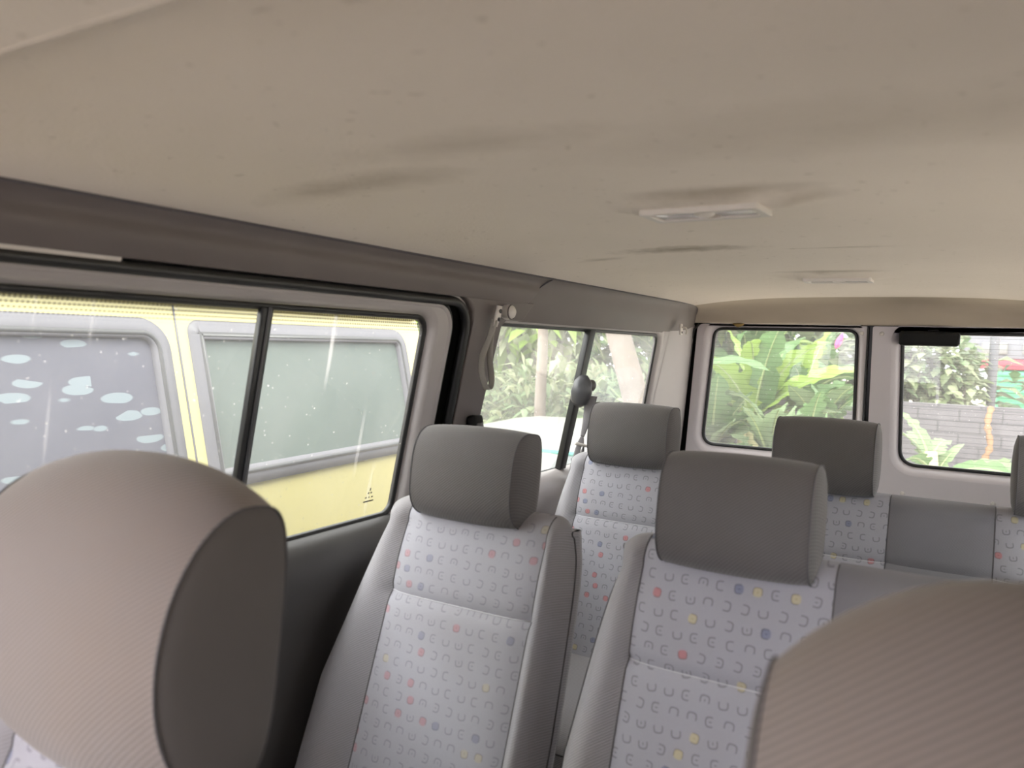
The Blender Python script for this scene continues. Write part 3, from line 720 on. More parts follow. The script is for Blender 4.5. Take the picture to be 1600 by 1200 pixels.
def backrest(root, segs, xl, xr, xl2, xr2, y0, z0, z1, rec, matm, depth=0.10, seam_z=None, top_r=0.045, xsh=0.0):
    """segs: list of (x0, x1, upper material, lower material) centre panels; the rest is bolster.
    Front surface through (y0,z0) at the top and leaning forward on the way down."""
    ta = math.tan(rec)
    NV = 40
    # key x positions across the front at the top (scaled outward lower down)
    keys = [xl, xl + 0.004, xl + 0.014, xl + 0.030, xl + 0.050]
    L0 = segs[0][0]; R0_ = segs[-1][1]
    xs_ = []
    nb = 9
    for i in range(nb): xs_.append(('L', i / nb))
    cuts = []
    for si, (a, b, mu, ml) in enumerate(segs):
        nn = max(6, int((b - a) / 0.02))
        for i in range(nn + 1):
            if si > 0 and i == 0: continue
            xs_.append(('C', a + (b - a) * i / nn))
    for i in range(nb): xs_.append(('R', (i + 1) / nb))
    seams = sorted(set([s[0] for s in segs] + [s[1] for s in segs]))
    def front(kx, v):
        """v 0 top .. 1 bottom; returns local x and forward bulge"""
        lo = lerp(xl, xl2, min(1, v * 1.6)); hi = lerp(xr, xr2, min(1, v * 1.6))
        wid = v * 0.012
        if kx[0] == 'L':
            t = kx[1]; x = lerp(lo, L0 - wid, t ** 1.0)
            q_ = 1 - t
            f = 0.020 * math.sin(PI * min(1, t * 1.0 + 0.12)) ** 0.8 if t < 0.88 else 0.012
            f = 0.024 * (1 + 1.3 * v) * math.sin(PI * (0.15 + 0.8 * t)) - 0.075 * max(0, (q_ - 0.2) / 0.8) ** 1.8
            return x, f
        if kx[0] == 'R':
            t = 1 - kx[1]; x = lerp(hi, R0_ + wid, t)
            q_ = 1 - t
            f = 0.024 * (1 + 1.3 * v) * math.sin(PI * (0.15 + 0.8 * t)) - 0.075 * max(0, (q_ - 0.2) / 0.8) ** 1.8
            return x, f
        x = kx[1]
        dmin = min(abs(x - s_) for s_ in seams)
        f = 0.012 * (1 - math.exp(-(dmin / 0.02) ** 1.0))
        return x, f
    vlist = [0] + [j / NV for j in range(1, NV + 1)]
    H = z0 - z1
    grid = []
    # rows: back of the top roll, over the top, then down the front
    roll = 7
    rowsP = []
    def base_pt(x, f, v):
        z = z0 - v * H
        y = y0 - (z0 - z) * ta - f
        return x, y, z
    for j in range(roll, 0, -1):
        th = PI / 2 * j / roll
        row = []
        for kx in xs_:
            x, f = front(kx, 0)
            if kx[0] in 'LR':
                q_ = (1 - kx[1]) if kx[0] == 'L' else kx[1]; x += (1 if kx[0] == 'L' else -1) * 0.014 * q_ ** 2
            x_, y_, z_ = base_pt(x, f, 0)
            e = 1.0
            if kx[0] in 'LR':
                q_ = (1 - kx[1]) if kx[0] == 'L' else kx[1]
                e = 1 - 0.6 * q_ ** 2
            zt = top_r * e * math.sin(th); yb = (0.05) * (1 - math.cos(th))
            row.append((x_ * 1.0, y_ + yb + (f * (j / roll)), z_ + zt))
        rowsP.append(row)
    for v in vlist:
        row = []
        for kx in xs_:
            x, f = front(kx, v)
            z = z0 - v * H
            if seam_z is not None and kx[0] == 'C':
                f -= 0.007 * math.exp(-((z - seam_z) / 0.008) ** 2)
                if z > seam_z: f += 0.006 * math.sin(PI * min(1, (z - seam_z) / (z0 - seam_z)))
                else: f += 0.006
            # round shoulder: the outer column drops slightly at the very top
            y = y0 - (z0 - z) * ta - f
            zz = z
            if kx[0] in 'LR':
                q_ = (1 - kx[1]) if kx[0] == 'L' else kx[1]
                zz -= 0.022 * q_ ** 2.5 * math.exp(-v * 10); x += (1 if kx[0] == 'L' else -1) * 0.014 * q_ ** 2 * math.exp(-v * 10)
            row.append((x, y, zz))
        rowsP.append(row)
    NX = len(xs_); NR = len(rowsP)
    def region(j, i):
        """which centre panel a face lies in: None = bolster"""
        ka, kb = xs_[i], xs_[i + 1]
        if ka[0] != 'C' or kb[0] not in 'C': return None
        xm = (ka[1] + kb[1]) / 2; zm = sum(rowsP[j][i][2] for _ in (0,)) 
        for si, s_ in enumerate(segs):
            if s_[0] <= xm <= s_[1]:
                zc = (rowsP[j][i][2] + rowsP[j + 1][i][2]) / 2
                up = seam_z is None or j < roll or zc > seam_z
                return (si, 0 if up else 1)
        return None
    reg = {}
    for j in range(NR - 1):
        for i in range(NX - 1): reg.setdefault(region(j, i), []).append((j, i))
    def mk(name, cells, mat, parent, extra=None):
        idx = {}; V = []; F = []
        def vid(j, i):
            if (j, i) not in idx: idx[(j, i)] = len(V); V.append(rowsP[j][i])
            return idx[(j, i)]
        for j, i in cells: F.append((vid(j, i), vid(j + 1, i), vid(j + 1, i + 1), vid(j, i + 1)))
        if extra: extra(V, F, vid)
        o = link(name, V, F, mat, parent)
        bm = bmesh.new(); bm.from_mesh(o.data); bmesh.ops.remove_doubles(bm, verts=bm.verts, dist=1e-6); bmesh.ops.recalc_face_normals(bm, faces=bm.faces); bm.to_mesh(o.data); bm.free()
        return o
    def shell(V, F, vid):
        # sides, back and bottom
        bd = depth
        ring_ = [(j, 0) for j in range(NR)]; ring2 = [(j, NX - 1) for j in range(NR)]
        for rr, sg in ((ring_, -1), (ring2, 1)):
            prev = None
            for j, i in rr:
                p = rowsP[j][i]
                if j <= roll:
                    yb = rowsP[roll][i][1] + bd
                else: yb = p[1] + bd
                pts_ = [vid(j, i)]
                V.append((p[0] + sg * 0.004, lerp(p[1], yb, 0.30), p[2] - 0.002)); pts_.append(len(V) - 1)
                V.append((p[0] + sg * 0.001, lerp(p[1], yb, 0.75), p[2] - 0.003)); pts_.append(len(V) - 1)
                V.append((p[0] - sg * 0.012, yb, p[2] - 0.006)); pts_.append(len(V) - 1)
                if prev:
                    for k in range(3): F.append((prev[k], pts_[k], pts_[k + 1], prev[k + 1]))
                prev = pts_
                if sg < 0: backL.append(pts_[3])
                else: backR.append(pts_[3])
        for k in range(NR - 1): F.append((backL[k], backR[k], backR[k + 1], backL[k + 1]))
        top = [vid(0, i) for i in range(NX)]
        F.append(tuple(top + [backR[0], backL[0]]))
        bot = [vid(NR - 1, i) for i in range(NX)]; F.append(tuple(reversed(bot + [backR[-1], backL[-1]])))
    backL = []; backR = []
    b = mk('backrest', reg[None], matm, root, shell)
    for si, s_ in enumerate(segs):
        if (si, 0) in reg: mk('upper_panel' if s_[2] is not M['plainc'] else 'centre_panel', reg[(si, 0)], s_[2], b)
        if (si, 1) in reg: mk('lower_panel' if s_[3] is not M['plainc'] else 'centre_panel', reg[(si, 1)], s_[3], b)
    # piping on the seams
    for sx in seams:
        ii = min(range(NX), key=lambda i: abs(xs_[i][1] - sx) if xs_[i][0] == 'C' else 9)
        tube('seam_piping', [Vector(rowsP[j][ii]) + Vector((0, -0.0005, 0)) for j in range(1, NR)], 0.0013, M['pipe'], b, n=6)
    for ii, sg in ((0, -1), (NX - 1, 1)):
        tube('edge_piping', [Vector(rowsP[j][ii]) + Vector((sg * 0.001, 0, 0)) for j in range(0, NR)], 0.0013, M['pipe'], b, n=6)
    if seam_z is not None:
        jj = min(range(roll, NR), key=lambda j: abs(rowsP[j][NX // 2][2] - seam_z))
        for s_ in segs:
            if s_[2] is M['plainc']: continue
            ids = [i for i in range(NX) if xs_[i][0] == 'C' and s_[0] - 1e-6 <= xs_[i][1] <= s_[1] + 1e-6]
            tube('cross_stitching', [Vector(rowsP[jj][i]) + Vector((0, -0.0015, -0.001)) for i in ids], 0.0010, M['stitch'], b, n=6)
    return b

def cushion(root, xa, xb, ya, yb, zt, mat, pat):
    """seat cushion with rolled front and side edges"""
    th = 0.13; vs = []; fs = []; nx_ = 22; ny_ = 20
    for j in range(ny_ + 1):
        for i in range(nx_ + 1):
            u = i / nx_; v = j / ny_; x = lerp(xa, xb, u); y = lerp(ya, yb, v)
            ex = min(u, 1 - u) * (xb - xa); ey = v * (yb - ya)
            z = zt - 0.045 * math.exp(-ey / 0.03) - 0.03 * math.exp(-ex / 0.02) + 0.012 * math.exp(-((ex - 0.06) / 0.03) ** 2)
            vs.append((x, y, z))
    for j in range(ny_):
        for i in range(nx_): fs.append((j*(nx_+1)+i, j*(nx_+1)+i+1, (j+1)*(nx_+1)+i+1, (j+1)*(nx_+1)+i))
    border = [i for i in range(nx_+1)] + [(j+1)*(nx_+1)+nx_ for j in range(ny_)] + [ny_*(nx_+1)+i for i in range(nx_-1, -1, -1)] + [j*(nx_+1) for j in range(ny_-1, 0, -1)]
    st = len(vs)
    for k in border: p = vs[k]; vs.append((p[0], p[1], zt - th))
    nB = len(border)
    for k in range(nB): fs.append((border[(k+1) % nB], border[k], st + k, st + (k+1) % nB))
    fs.append(tuple(st + k for k in range(nB)))
    o = link('cushion', vs, fs, mat, root)
    tube('cushion_piping', [(x, ya + 0.004, zt - 0.040) for x in [lerp(xa + 0.01, xb - 0.01, i / 20) for i in range(21)]], 0.0022, M['pipe'], o, n=6)
    bxx = box('seat_base', (xa + 0.03, ya + 0.06, 0.0), (xb - 0.03, yb + 0.05, zt - th + 0.005), M['black'], root, 0.01)
    return o

REC = math.radians(20)
# second row, single seat by the sliding door
s = empty('van_chair', (-0.475, 1.1, 0)); OFFS = Vector((-0.475, 1.1, 0))
def place(root, objs_before):
    pass
def reparent(root):
    """children were built in world coordinates; keep them there"""
    inv = Matrix.Translation(-Vector(root.location))
    for c in root.children: c.matrix_parent_inverse = inv
pf, pu = M['pat'], M['patf']
backrest(s, [(-0.635, -0.318, M['patf'], M['patf'])], -0.722, -0.275, -0.798, -0.262, 1.268, 0.880, 0.36, REC, M['bolster'], 0.035, 0.745)
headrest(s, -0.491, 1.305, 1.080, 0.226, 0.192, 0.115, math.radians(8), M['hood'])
cushion(s, -0.74, -0.262, 0.62, 1.14, 0.40, M['bolster'], None)
reparent(s); tag(s, 'grey patterned single seat of the middle row beside the sliding door window', 'seat')
# second row bench
s = empty('van_bench', (0.29, 1.1, 0))
backrest(s, [(-0.122, 0.180, M['pat'], M['pat']), (0.180, 0.404, M['plainc'], M['plainc']), (0.404, 0.700, M['pat'], M['pat'])], -0.190, 0.735, -0.225, 0.745, 1.248, 0.880, 0.36, REC, M['bolster'], 0.035, 0.735)
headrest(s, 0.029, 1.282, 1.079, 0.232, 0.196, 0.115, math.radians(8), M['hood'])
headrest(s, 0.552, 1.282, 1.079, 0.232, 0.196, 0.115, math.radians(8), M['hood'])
cushion(s, -0.205, 0.74, 0.60, 1.12, 0.40, M['bolster'], None)
reparent(s); tag(s, 'grey patterned middle row bench right of the gap, behind the near right headrest', 'seat')
# third row, single seat
s = empty('van_chair', (-0.475, 1.95, 0))
backrest(s, [(-0.642, -0.318, M['pat'], M['pat'])], -0.720, -0.275, -0.752, -0.268, 2.118, 0.880, 0.36, REC, M['bolster'], 0.035, 0.745)
headrest(s, -0.496, 2.150, 1.082, 0.234, 0.188, 0.115, math.radians(6), M['hood'])
cushion(s, -0.74, -0.262, 1.49, 1.99, 0.40, M['bolster'], None)
reparent(s); tag(s, 'pale grey patterned rear single seat in front of the small side window', 'seat')
# third row bench
s = empty('van_bench', (0.29, 1.95, 0))
backrest(s, [(-0.122, 0.180, M['pat'], M['pat']), (0.180, 0.404, M['plainc'], M['plainc']), (0.404, 0.700, M['pat'], M['pat'])], -0.190, 0.735, -0.215, 0.745, 2.150, 0.865, 0.36, REC, M['bolster'], 0.035, 0.735, top_r=0.028)
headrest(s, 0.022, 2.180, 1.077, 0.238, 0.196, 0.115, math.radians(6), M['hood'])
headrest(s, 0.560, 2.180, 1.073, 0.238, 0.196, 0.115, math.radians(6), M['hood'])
cushion(s, -0.205, 0.74, 1.49, 1.99, 0.40, M['bolster'], None)
reparent(s); tag(s, 'rear bench with plain blue-grey middle strip below the rear door windows', 'seat')
# front seats
s = empty('van_chair', (-0.405, 0.35, 0))
backrest(s, [(-0.575, -0.235, M['pat'], M['pat'])], -0.655, -0.160, -0.675, -0.150, 0.470, 0.775, 0.36, REC, M['bolster'], 0.035, 0.62)
headrest(s, -0.437, 0.522, 1.117, 0.350, 0.350, 0.160, math.radians(6), M['hoodf'], 0.20, 2.0)
cushion(s, -0.665, -0.155, -0.15, 0.32, 0.40, M['bolster'], None)
reparent(s); tag(s, 'near left front seat with large ribbed brown-grey headrest', 'seat')
s = empty('van_chair', (0.405, 0.35, 0))
backrest(s, [(0.185, 0.525, M['pat'], M['pat'])], 0.100, 0.605, 0.090, 0.625, 0.480, 0.775, 0.36, REC, M['bolster'], 0.035, 0.62)
headrest(s, 0.392, 0.522, 1.120, 0.310, 0.350, 0.160, math.radians(6), M['hoodf'], 0.42, 2.0, yc=1.3)
cushion(s, 0.10, 0.61, -0.15, 0.32, 0.40, M['bolster'], None)
reparent(s); tag(s, 'blurred near right front seat cut off by the lower right corner', 'seat')

# ------------------------------------------------------------ fittings
# grab strap on the pillar
t = empty('grab_strap', (gx(1.28) + 0.06, 1.615, 1.28)); o0 = Vector(t.location)
def P3(y, z, o_=0.056): return Vector((gx(z) + o_, y, z)) - o0
lp = [P3(1.632, 1.300), P3(1.628, 1.25), P3(1.612, 1.20), P3(1.592, 1.165, .07), P3(1.590, 1.130, .085), P3(1.612, 1.105, .09), P3(1.640, 1.110, .085), P3(1.652, 1.140, .075), P3(1.645, 1.19, .062), P3(1.632, 1.25, .058), P3(1.634, 1.300)]
lp = [Vector((p.x, (p.y + o0.y - 1.632) * 0.8 + 1.622 - o0.y, p.z * 0.86 + 0.004)) for p in lp]
lp = smoothp(lp, 6)
tube('loop', lp, 0.0075, M['strap'], t, n=8, flat=0.16, up=(1, 0.55, 0.1))
br_ = tube('bracket', [P3(1.634, 1.335), P3(1.633, 1.31), P3(1.630, 1.285)], [0.011, 0.013, 0.010], M['light'], t, n=12, flat=0.45, up=(0, 1, 0))
for zz in (1.322, 1.302): lathe('screw', [(0.0055, 0), (0.005, 0.003), (0.002, 0.0035)], P3(1.633, zz, 0.061), (1, 0, 0.2), M['dgrey'], br_, 12)
tag(t, 'beige webbing grab strap hanging from the pillar between the side windows', 'strap')
k = lathe('belt_anchor_knob', [(0.012, -0.01), (0.018, 0.0), (0.019, 0.012), (0.016, 0.022), (0.009, 0.028), (0.002, 0.030)], (gx(1.325) + 0.04, 1.690, 1.322), (1, -0.1, 0.05), M['light'])
tag(k, 'round pale knob on the trim just right of the grab strap', 'knob')
tube('knob_ridge', [Vector((gx(1.32) + 0.060, 1.690 + 0.018 * math.cos(a), 1.322 + 0.018 * math.sin(a))) for a in [2 * PI * i / 16 for i in range(16)]], 0.002, M['trim'], k, closed=True)
# dark belt fitting low on the pillar
k = box('belt_fitting', (-0.015, -0.022, -0.06), (0.012, 0.022, 0.06), M['black'], None, 0.008, rot=Matrix.Rotation(-0.18, 3, 'Y'), at=(gx(1.01) + 0.065, 1.640, 1.005))
tag(k, 'black plastic belt fitting at the foot of the pillar behind the middle headrest', 'belt fitting')
box('belt_slot', (-0.017, -0.016, -0.04), (0.0135, 0.016, 0.04), M['dgrey'], k, 0.003, rot=Matrix.Rotation(-0.18, 3, 'Y'), at=(gx(1.01) + 0.065, 1.640, 1.005))
# small hook by the rear corner
k = empty('coat_hook', (gx(1.315) + 0.055, 3.02, 1.318)); o0 = Vector(k.location)
box('plate', (-0.004, -0.012, -0.022), (0.004, 0.012, 0.022), M['light'], k, 0.003)
tube('hook', smoothp([Vector((0.002, 0, 0.008)), Vector((0.018, -0.002, 0.006)), Vector((0.024, -0.002, -0.006)), Vector((0.022, 0, -0.018))], 5), 0.004, M['light'], k)
lathe('screw', [(0.005, 0), (0.004, 0.003)], (0.003, 0, -0.012), (1, 0, 0), M['dgrey'], k, 12)
tag(k, 'small grey coat hook at the rear top corner of the side trim', 'hook')
# seat belt in front of the small side window
t = empty('seat_belt', (-0.70, 2.26, 1.09)); o0 = Vector(t.location)
def P4(y, z, o_): return Vector((gx(z) + o_, y, z)) - o0
g = tube('guide', [P4(2.262, 1.150, 0.030), P4(2.258, 1.130, 0.034), P4(2.256, 1.095, 0.036), P4(2.258, 1.066, 0.034), P4(2.258, 1.052, 0.030)], [0.012, 0.028, 0.034, 0.028, 0.012], M['dgrey'], t, n=20, flat=0.6, up=(0.85, 0.5, 0))
lathe('bolt_cap', [(0.019, -0.006), (0.018, 0.008), (0.012, 0.013), (0.003, 0.014)], P4(2.283, 1.118, 0.050), (1, -0.3, 0), M['panel'], g, 20)
tube('webbing', smoothp([P4(2.285, 1.085, 0.058), P4(2.283, 1.05, 0.062), P4(2.272, 1.00, 0.068), P4(2.262, 0.955, 0.070)], 6), [lerp(0.022, 0.006, min(1, i / 18)) for i in range(19)], M['belt'], t, n=8, flat=0.14, up=(0.85, 0.5, 0))
tube('webbing', smoothp([P4(2.262, 0.955, 0.070), P4(2.262, 0.92, 0.070), P4(2.268, 0.86, 0.072), P4(2.27, 0.78, 0.07)], 6), [lerp(0.005, 0.022, min(1, i / 12)) for i in range(19)], M['belt'], t, n=8, flat=0.14, up=(0.85, 0.5, 0))
tube('tongue', smoothp([P4(2.24, 0.935, 0.06), P4(2.275, 0.925, 0.085), P4(2.31, 0.918, 0.09)], 5), 0.005, M['light'], t)
tube('tongue_plate', smoothp([P4(2.262, 0.928, 0.078), P4(2.256, 0.905, 0.08), P4(2.268, 0.888, 0.08), P4(2.276, 0.905, 0.08), P4(2.266, 0.926, 0.08)], 5), 0.0025, M['chrome'], t, n=6)
tube('cord', [P4(2.31, 0.918, 0.09), P4(2.40, 0.890, 0.11), P4(2.46, 0.88, 0.12)], 0.0022, M['belt'], t, n=6)
tag(t, 'grey seat belt hanging twisted from a black guide on the small side window', 'seat belt')
# coiled cable in the rear corner
pts = [Vector((-0.728 + 0.008 * math.cos(a), 3.235 + 0.008 * math.sin(a), 0.93 - a * 0.00085)) for a in [0.5 * i for i in range(260)]]
k = tube('coiled_cable', pts, 0.0024, M['black'], None, n=5); tag(k, 'black coiled cable hanging in the rear left corner', 'cable')

# ------------------------------------------------------------ outside
ground = link('ground', [(-40, -12, -0.5), (40, -12, -0.5), (40, 60, -0.5), (-40, 60, -0.5)], [(0, 1, 2, 3)], M['ground'], smooth=False); tag(ground, kind='structure')

# yellow bus alongside
t = empty('yellow_bus', (-2.35, 0.6, -0.5)); o0 = Vector(t.location)
def bxx_(z): return -1.53 - 0.23 * max(0, z - 0.80) - (0.06 * max(0, (z - 1.42) / 0.1) ** 1.6 if z > 1.42 else 0)
BW1 = rrect(-0.9, 0.795, 1.425, 1.280, (0.05, 0.06, 0.085, 0.05)); BW2 = rrect(1.505, 0.795, 2.63, 1.280, (0.05, 0.09, 0.07, 0.035))
def mpB(o_): return lambda y, z, d: (bxx_(z) + o_ - d - o0.x, y - o0.y, z - o0.z)
plate('side_panel', [(-1.9, -0.15), (2.80, -0.15), (2.80, 0.6), (2.78, 1.2), (2.74, 1.42), (-1.9, 1.42)], [BW1, BW2], mpB(0), 0.04, M['yellow'], t, bw=0.006)
for P in (BW1, BW2):
    f = rings('window_rubber', [[mpB(o_)(a, b, 0) for a, b in off_loop(P, e)] for o_, e in ((0.0, 0.004), (0.010, 0.0), (0.010, -0.045), (0.004, -0.052), (-0.012, -0.053))], M['busrub'], t)
    rings('rubber_insert', [[mpB(o_)(a, b, 0) for a, b in off_loop(P, e)] for o_, e in ((0.010, -0.030), (0.014, -0.033), (0.014, -0.041), (0.010, -0.044))], M['dgrey'], f)
p1 = plate('window_pane', off_loop(BW1, -0.05), [], mpB(-0.008), 0.004, M['film'], t)
p2 = plate('window_pane', off_loop(BW2, -0.05), [], mpB(-0.008), 0.004, M['dust'], t)
tube('door_gap', [mpB(0.001)(1.462, z, 0) for z in (-0.1, 0.5, 0.8, 1.0, 1.2, 1.34)], 0.003, M['busrub'], t, n=6)
tube('roof_gutter', [mpB(0.012)(y, 1.335, 0) for y in (-1.9, 0.5, 2.72)], 0.010, M['yellow'], t)
tube('body_crease', [mpB(0.003)(y, 0.56, 0) for y in (-1.9, 0.5, 2.79)], 0.006, M['yellow'], t)
# rest of the body as a closed shell
sec = [(0.0, -0.15), (0.0, 0.6), (-0.01, 0.8), (-0.12, 1.28), (-0.155, 1.42), (-0.22, 1.52), (-0.4, 1.58), (-0.9, 1.60), (-1.3, 1.58), (-1.48, 1.52), (-1.545, 1.42), (-1.58, 1.28), (-1.69, 0.8), (-1.70, 0.6), (-1.70, -0.15)]
vs = []; fs = []; L = len(sec)
for y in (-1.9, 0.6, 2.62, 2.78):
    for x, z in sec:
        sh = 0.0 if y < 2.7 else 0.04
        vs.append((-1.535 + x - (sh if x > -0.85 else -sh) - o0.x, y - o0.y, z - (sh if z > 1.4 else 0) - o0.z))
for i in range(3):
    for k_ in range(4, L - 1): fs.append((i*L+k_, i*L+k_+1, (i+1)*L+k_+1, (i+1)*L+k_))
fs.append(tuple(3*L + k_ for k_ in range(L))); fs.append(tuple(range(L - 1, -1, -1)))
o = link('body', vs, fs, M['yellow'], t)
box('interior_floor', (-0.85, -2.4, 0.38), (0.78, 2.1, 0.42), M['dgrey'], t)
box('interior_lining', (-0.80, -2.4, 0.42), (-0.72, 2.1, 1.95), M['busrub'], t)
for yy in (1.45,):
    b_ = box('rear_seat', (-0.5, yy, 0.42), (0.68, yy + 0.14, 1.55), M['green'], t, 0.04)
sw = tube('steering_wheel', [Vector((0.45, 1.12 + 0.19 * math.cos(a), 1.33 + 0.17 * math.sin(a))) + Vector((0.06 * math.sin(a), 0, 0)) for a in [2 * PI * i / 40 for i in range(40)]], 0.014, M['dgrey'], t, n=8, closed=True)
for yy in (-1.3, 1.7):
    for xx in (0.72, -0.72):
        w_ = lathe('wheel', [(0.12, -0.1), (0.30, -0.1), (0.33, -0.06), (0.33, 0.06), (0.30, 0.1), (0.20, 0.1), (0.17, 0.06), (0.05, 0.06)], (xx, yy, 0.33), (1, 0, 0), M['rubber'], t, 28)
bang = math.radians(5); pv = Vector((-1.6, 1.5, -0.5)); t.location = pv + Matrix.Rotation(bang, 3, 'Z') @ (o0 - pv); t.rotation_euler = (0, 0, bang)
tag(t, 'yellow bus parked alongside, seen through the sliding door window', 'bus')

# white hatchback with teal window frame behind the bus
t = empty('parked_car', (-2.38, 5.6, -0.5)); t.scale = (1, 1, 0.86); t.rotation_euler = (0, 0, math.radians(3))
def car_section(y, hw, zs, hwt):
    return [(-hw, y, 0.25), (-hw - 0.02, y, 0.55), (-hw, y, zs[0]), (-hwt, y, zs[1]), (-hwt * 0.6, y, zs[2]), (0, y, zs[2] + 0.01), (hwt * 0.6, y, zs[2]), (hwt, y, zs[1]), (hw, y, zs[0]), (hw + 0.02, y, 0.55), (hw, y, 0.25)]
secs = [car_section(-1.62, 0.74, (0.80, 0.84, 0.86), 0.66), car_section(-1.50, 0.80, (0.86, 0.95, 0.98), 0.68), car_section(-1.18, 0.82, (0.88, 1.21, 1.245), 0.63), car_section(-0.9, 0.82, (0.88, 1.26, 1.30), 0.62),
        car_section(0.2, 0.83, (0.88, 1.28, 1.32), 0.62), car_section(0.9, 0.83, (0.88, 1.14, 1.17), 0.62), car_section(1.3, 0.82, (0.86, 0.92, 0.94), 0.66), car_section(2.0, 0.78, (0.74, 0.80, 0.82), 0.66)]
vs = []; fs = []; L = 11
for s_ in secs: vs += s_
for i in range(len(secs) - 1):
    for k_ in range(L - 1): fs.append((i*L+k_, i*L+k_+1, (i+1)*L+k_+1, (i+1)*L+k_))
fs.append(tuple(range(L - 1, -1, -1))); fs.append(tuple((len(secs)-1)*L + k_ for k_ in range(L)))
o = link('body', vs, fs, M['white'], t); bevel(o, 0.03, 2)
gl_ = link('rear_window', [(-0.60, -1.515, 0.955), (0.60, -1.515, 0.955), (0.55, -1.20, 1.205), (-0.55, -1.20, 1.205)], [(0, 1, 2, 3)], M['cglass'], t, smooth=False)
sd = gl_.modifiers.new('s', 'SOLIDIFY'); sd.thickness = 0.012; sd.offset = 1
tube('window_frame', [(-0.64, -1.53, 0.94), (0.64, -1.53, 0.94), (0.585, -1.19, 1.225), (-0.585, -1.19, 1.225)], 0.022, M['teal'], t, n=6, closed=True)
for xx in (-0.74, 0.74):
    for yy in (-1.0, 1.35): lathe('wheel', [(0.1, -0.09), (0.26, -0.09), (0.29, -0.05), (0.29, 0.05), (0.26, 0.09), (0.1, 0.09)], (xx, yy, 0.29), (1, 0, 0), M['rubber'], t, 24)
tag(t, 'white car with teal window frame parked beyond the small side window', 'car')

# boundary wall and what stands behind it
bw_ = box('boundary_wall', (-4.2, 11.0, -0.5), (6.0, 11.2, 0.64), M['block']); tag(bw_, kind='structure')
t = empty('parked_truck', (1.9, 16.9, -0.5))
box('load_bed', (-1.18, -0.4, 0.75), (6, 2.0, 1.50), M['grn'], t, 0.03)
for i in range(7): box('rib', (-1.18, -0.43, 0.82 + i * 0.10), (6, -0.39, 0.84 + i * 0.10), M['grn'], t)
box('red_band', (-1.76, -0.42, 1.52), (6, 2.0, 1.70), M['red'], t, 0.02)
box('cab_side', (-1.76, -0.38, 1.70), (6, 2.0, 2.25), M['grey'], t, 0.03)
for i in range(5): box('window', (-1.45 + i * 0.62, -0.42, 1.79), (-1.05 + i * 0.62, -0.37, 2.00), M['white'], t, 0.02)
for i in range(4): box('red_post', (0.25 + i * 1.6, -0.46, 1.5), (0.33 + i * 1.6, -0.40, 2.25), M['red'], t)
box('roof_edge', (-2.7, -0.5, 2.25), (6, 2.0, 2.50), M['blue'], t, 0.04)
for i in range(3): lathe('wheel', [(0.15, -0.12), (0.45, -0.12), (0.5, 0), (0.45, 0.12), (0.15, 0.12)], (-0.6 + i * 2.2, -0.2, 0.5), (0, 1, 0), M['rubber'], t, 24)
tag(t, 'green and red truck body standing beyond the dark wall', 'truck')
k = tube('utility_pole', [(0.56, 12.6, -0.5), (0.58, 12.6, 2.2), (0.58, 12.6, 4.5)], 0.058, M['grey']); tag(k, 'grey pole standing behind the dark wall in front of the truck', 'pole')
def drape(name, c, sx, sz, mat, label, cat, rz=0.0, amp=0.06):
    vs = []; fs = []; n = 14
    for j in range(n + 1):
        for i in range(n + 1):
            u = i / n - .5; v = j / n - .5
            vs.append((u * sx, amp * math.sin(u * 14 + v * 3) + amp * .5 * math.sin(v * 17), v * sz + 0.05 * math.sin(u * 9)))
    for j in range(n):
        for i in range(n): a = j*(n+1)+i; fs.append((a, a+1, a+n+2, a+n+1))
    o = link(name, vs, fs, mat); o.location = c; o.rotation_euler = (0, 0, rz); sd = o.modifiers.new('s', 'SOLIDIFY'); sd.thickness = 0.01
    return tag(o, label, cat)
drape('hanging_cloth', (-2.05, 14.5, 1.55), 0.5, 0.8, M['blue'], 'blue cloth hanging behind the banana leaves, upper right of the left rear window', 'cloth')
drape('hanging_cloth', (-3.15, 14.6, 1.60), 0.9, 0.7, M['red'], 'red cloth hanging behind the banana leaves, top centre of the left rear window', 'cloth')
drape('hanging_cloth', (-4.35, 14.6, 1.62), 0.9, 0.7, M['blue'], 'blue cloth behind the banana leaves at the left rear window top left', 'cloth')
t = empty('clothes_line', (-3.2, 14.62, -0.5))
for xx in (-2.2, 2.2): tube('post', [(xx, 0, 0), (xx, 0, 2.75)], 0.04, M['grey'], t)
tube('rope', [(-2.2, 0, 2.6), (0, -0.02, 2.5), (2.2, 0, 2.6)], 0.008, M['strap'], t, n=6)
tag(t, 'clothes line on two grey posts behind the banana plants', 'clothes line')
# tarp on the ground by the wall
vs = []; fs = []; n = 18
for j in range(n + 1):
    for i in range(n + 1):
        u = i / n; v = j / n; e = math.sin(PI * u) * math.sin(PI * v)
        vs.append((0.22 + 1.3 * u, 6.6 + 1.2 * v, -0.5 + 0.004 + e * (0.80 + 0.16 * math.sin(u * 11) * math.cos(v * 9))))
for j in range(n):
    for i in range(n): a = j*(n+1)+i; fs.append((a, a+1, a+n+2, a+n+1))
k = link('tarp_heap', vs, fs, M['tarp']); tag(k, 'pale blue tarp heaped outside below the right rear window', 'tarp')

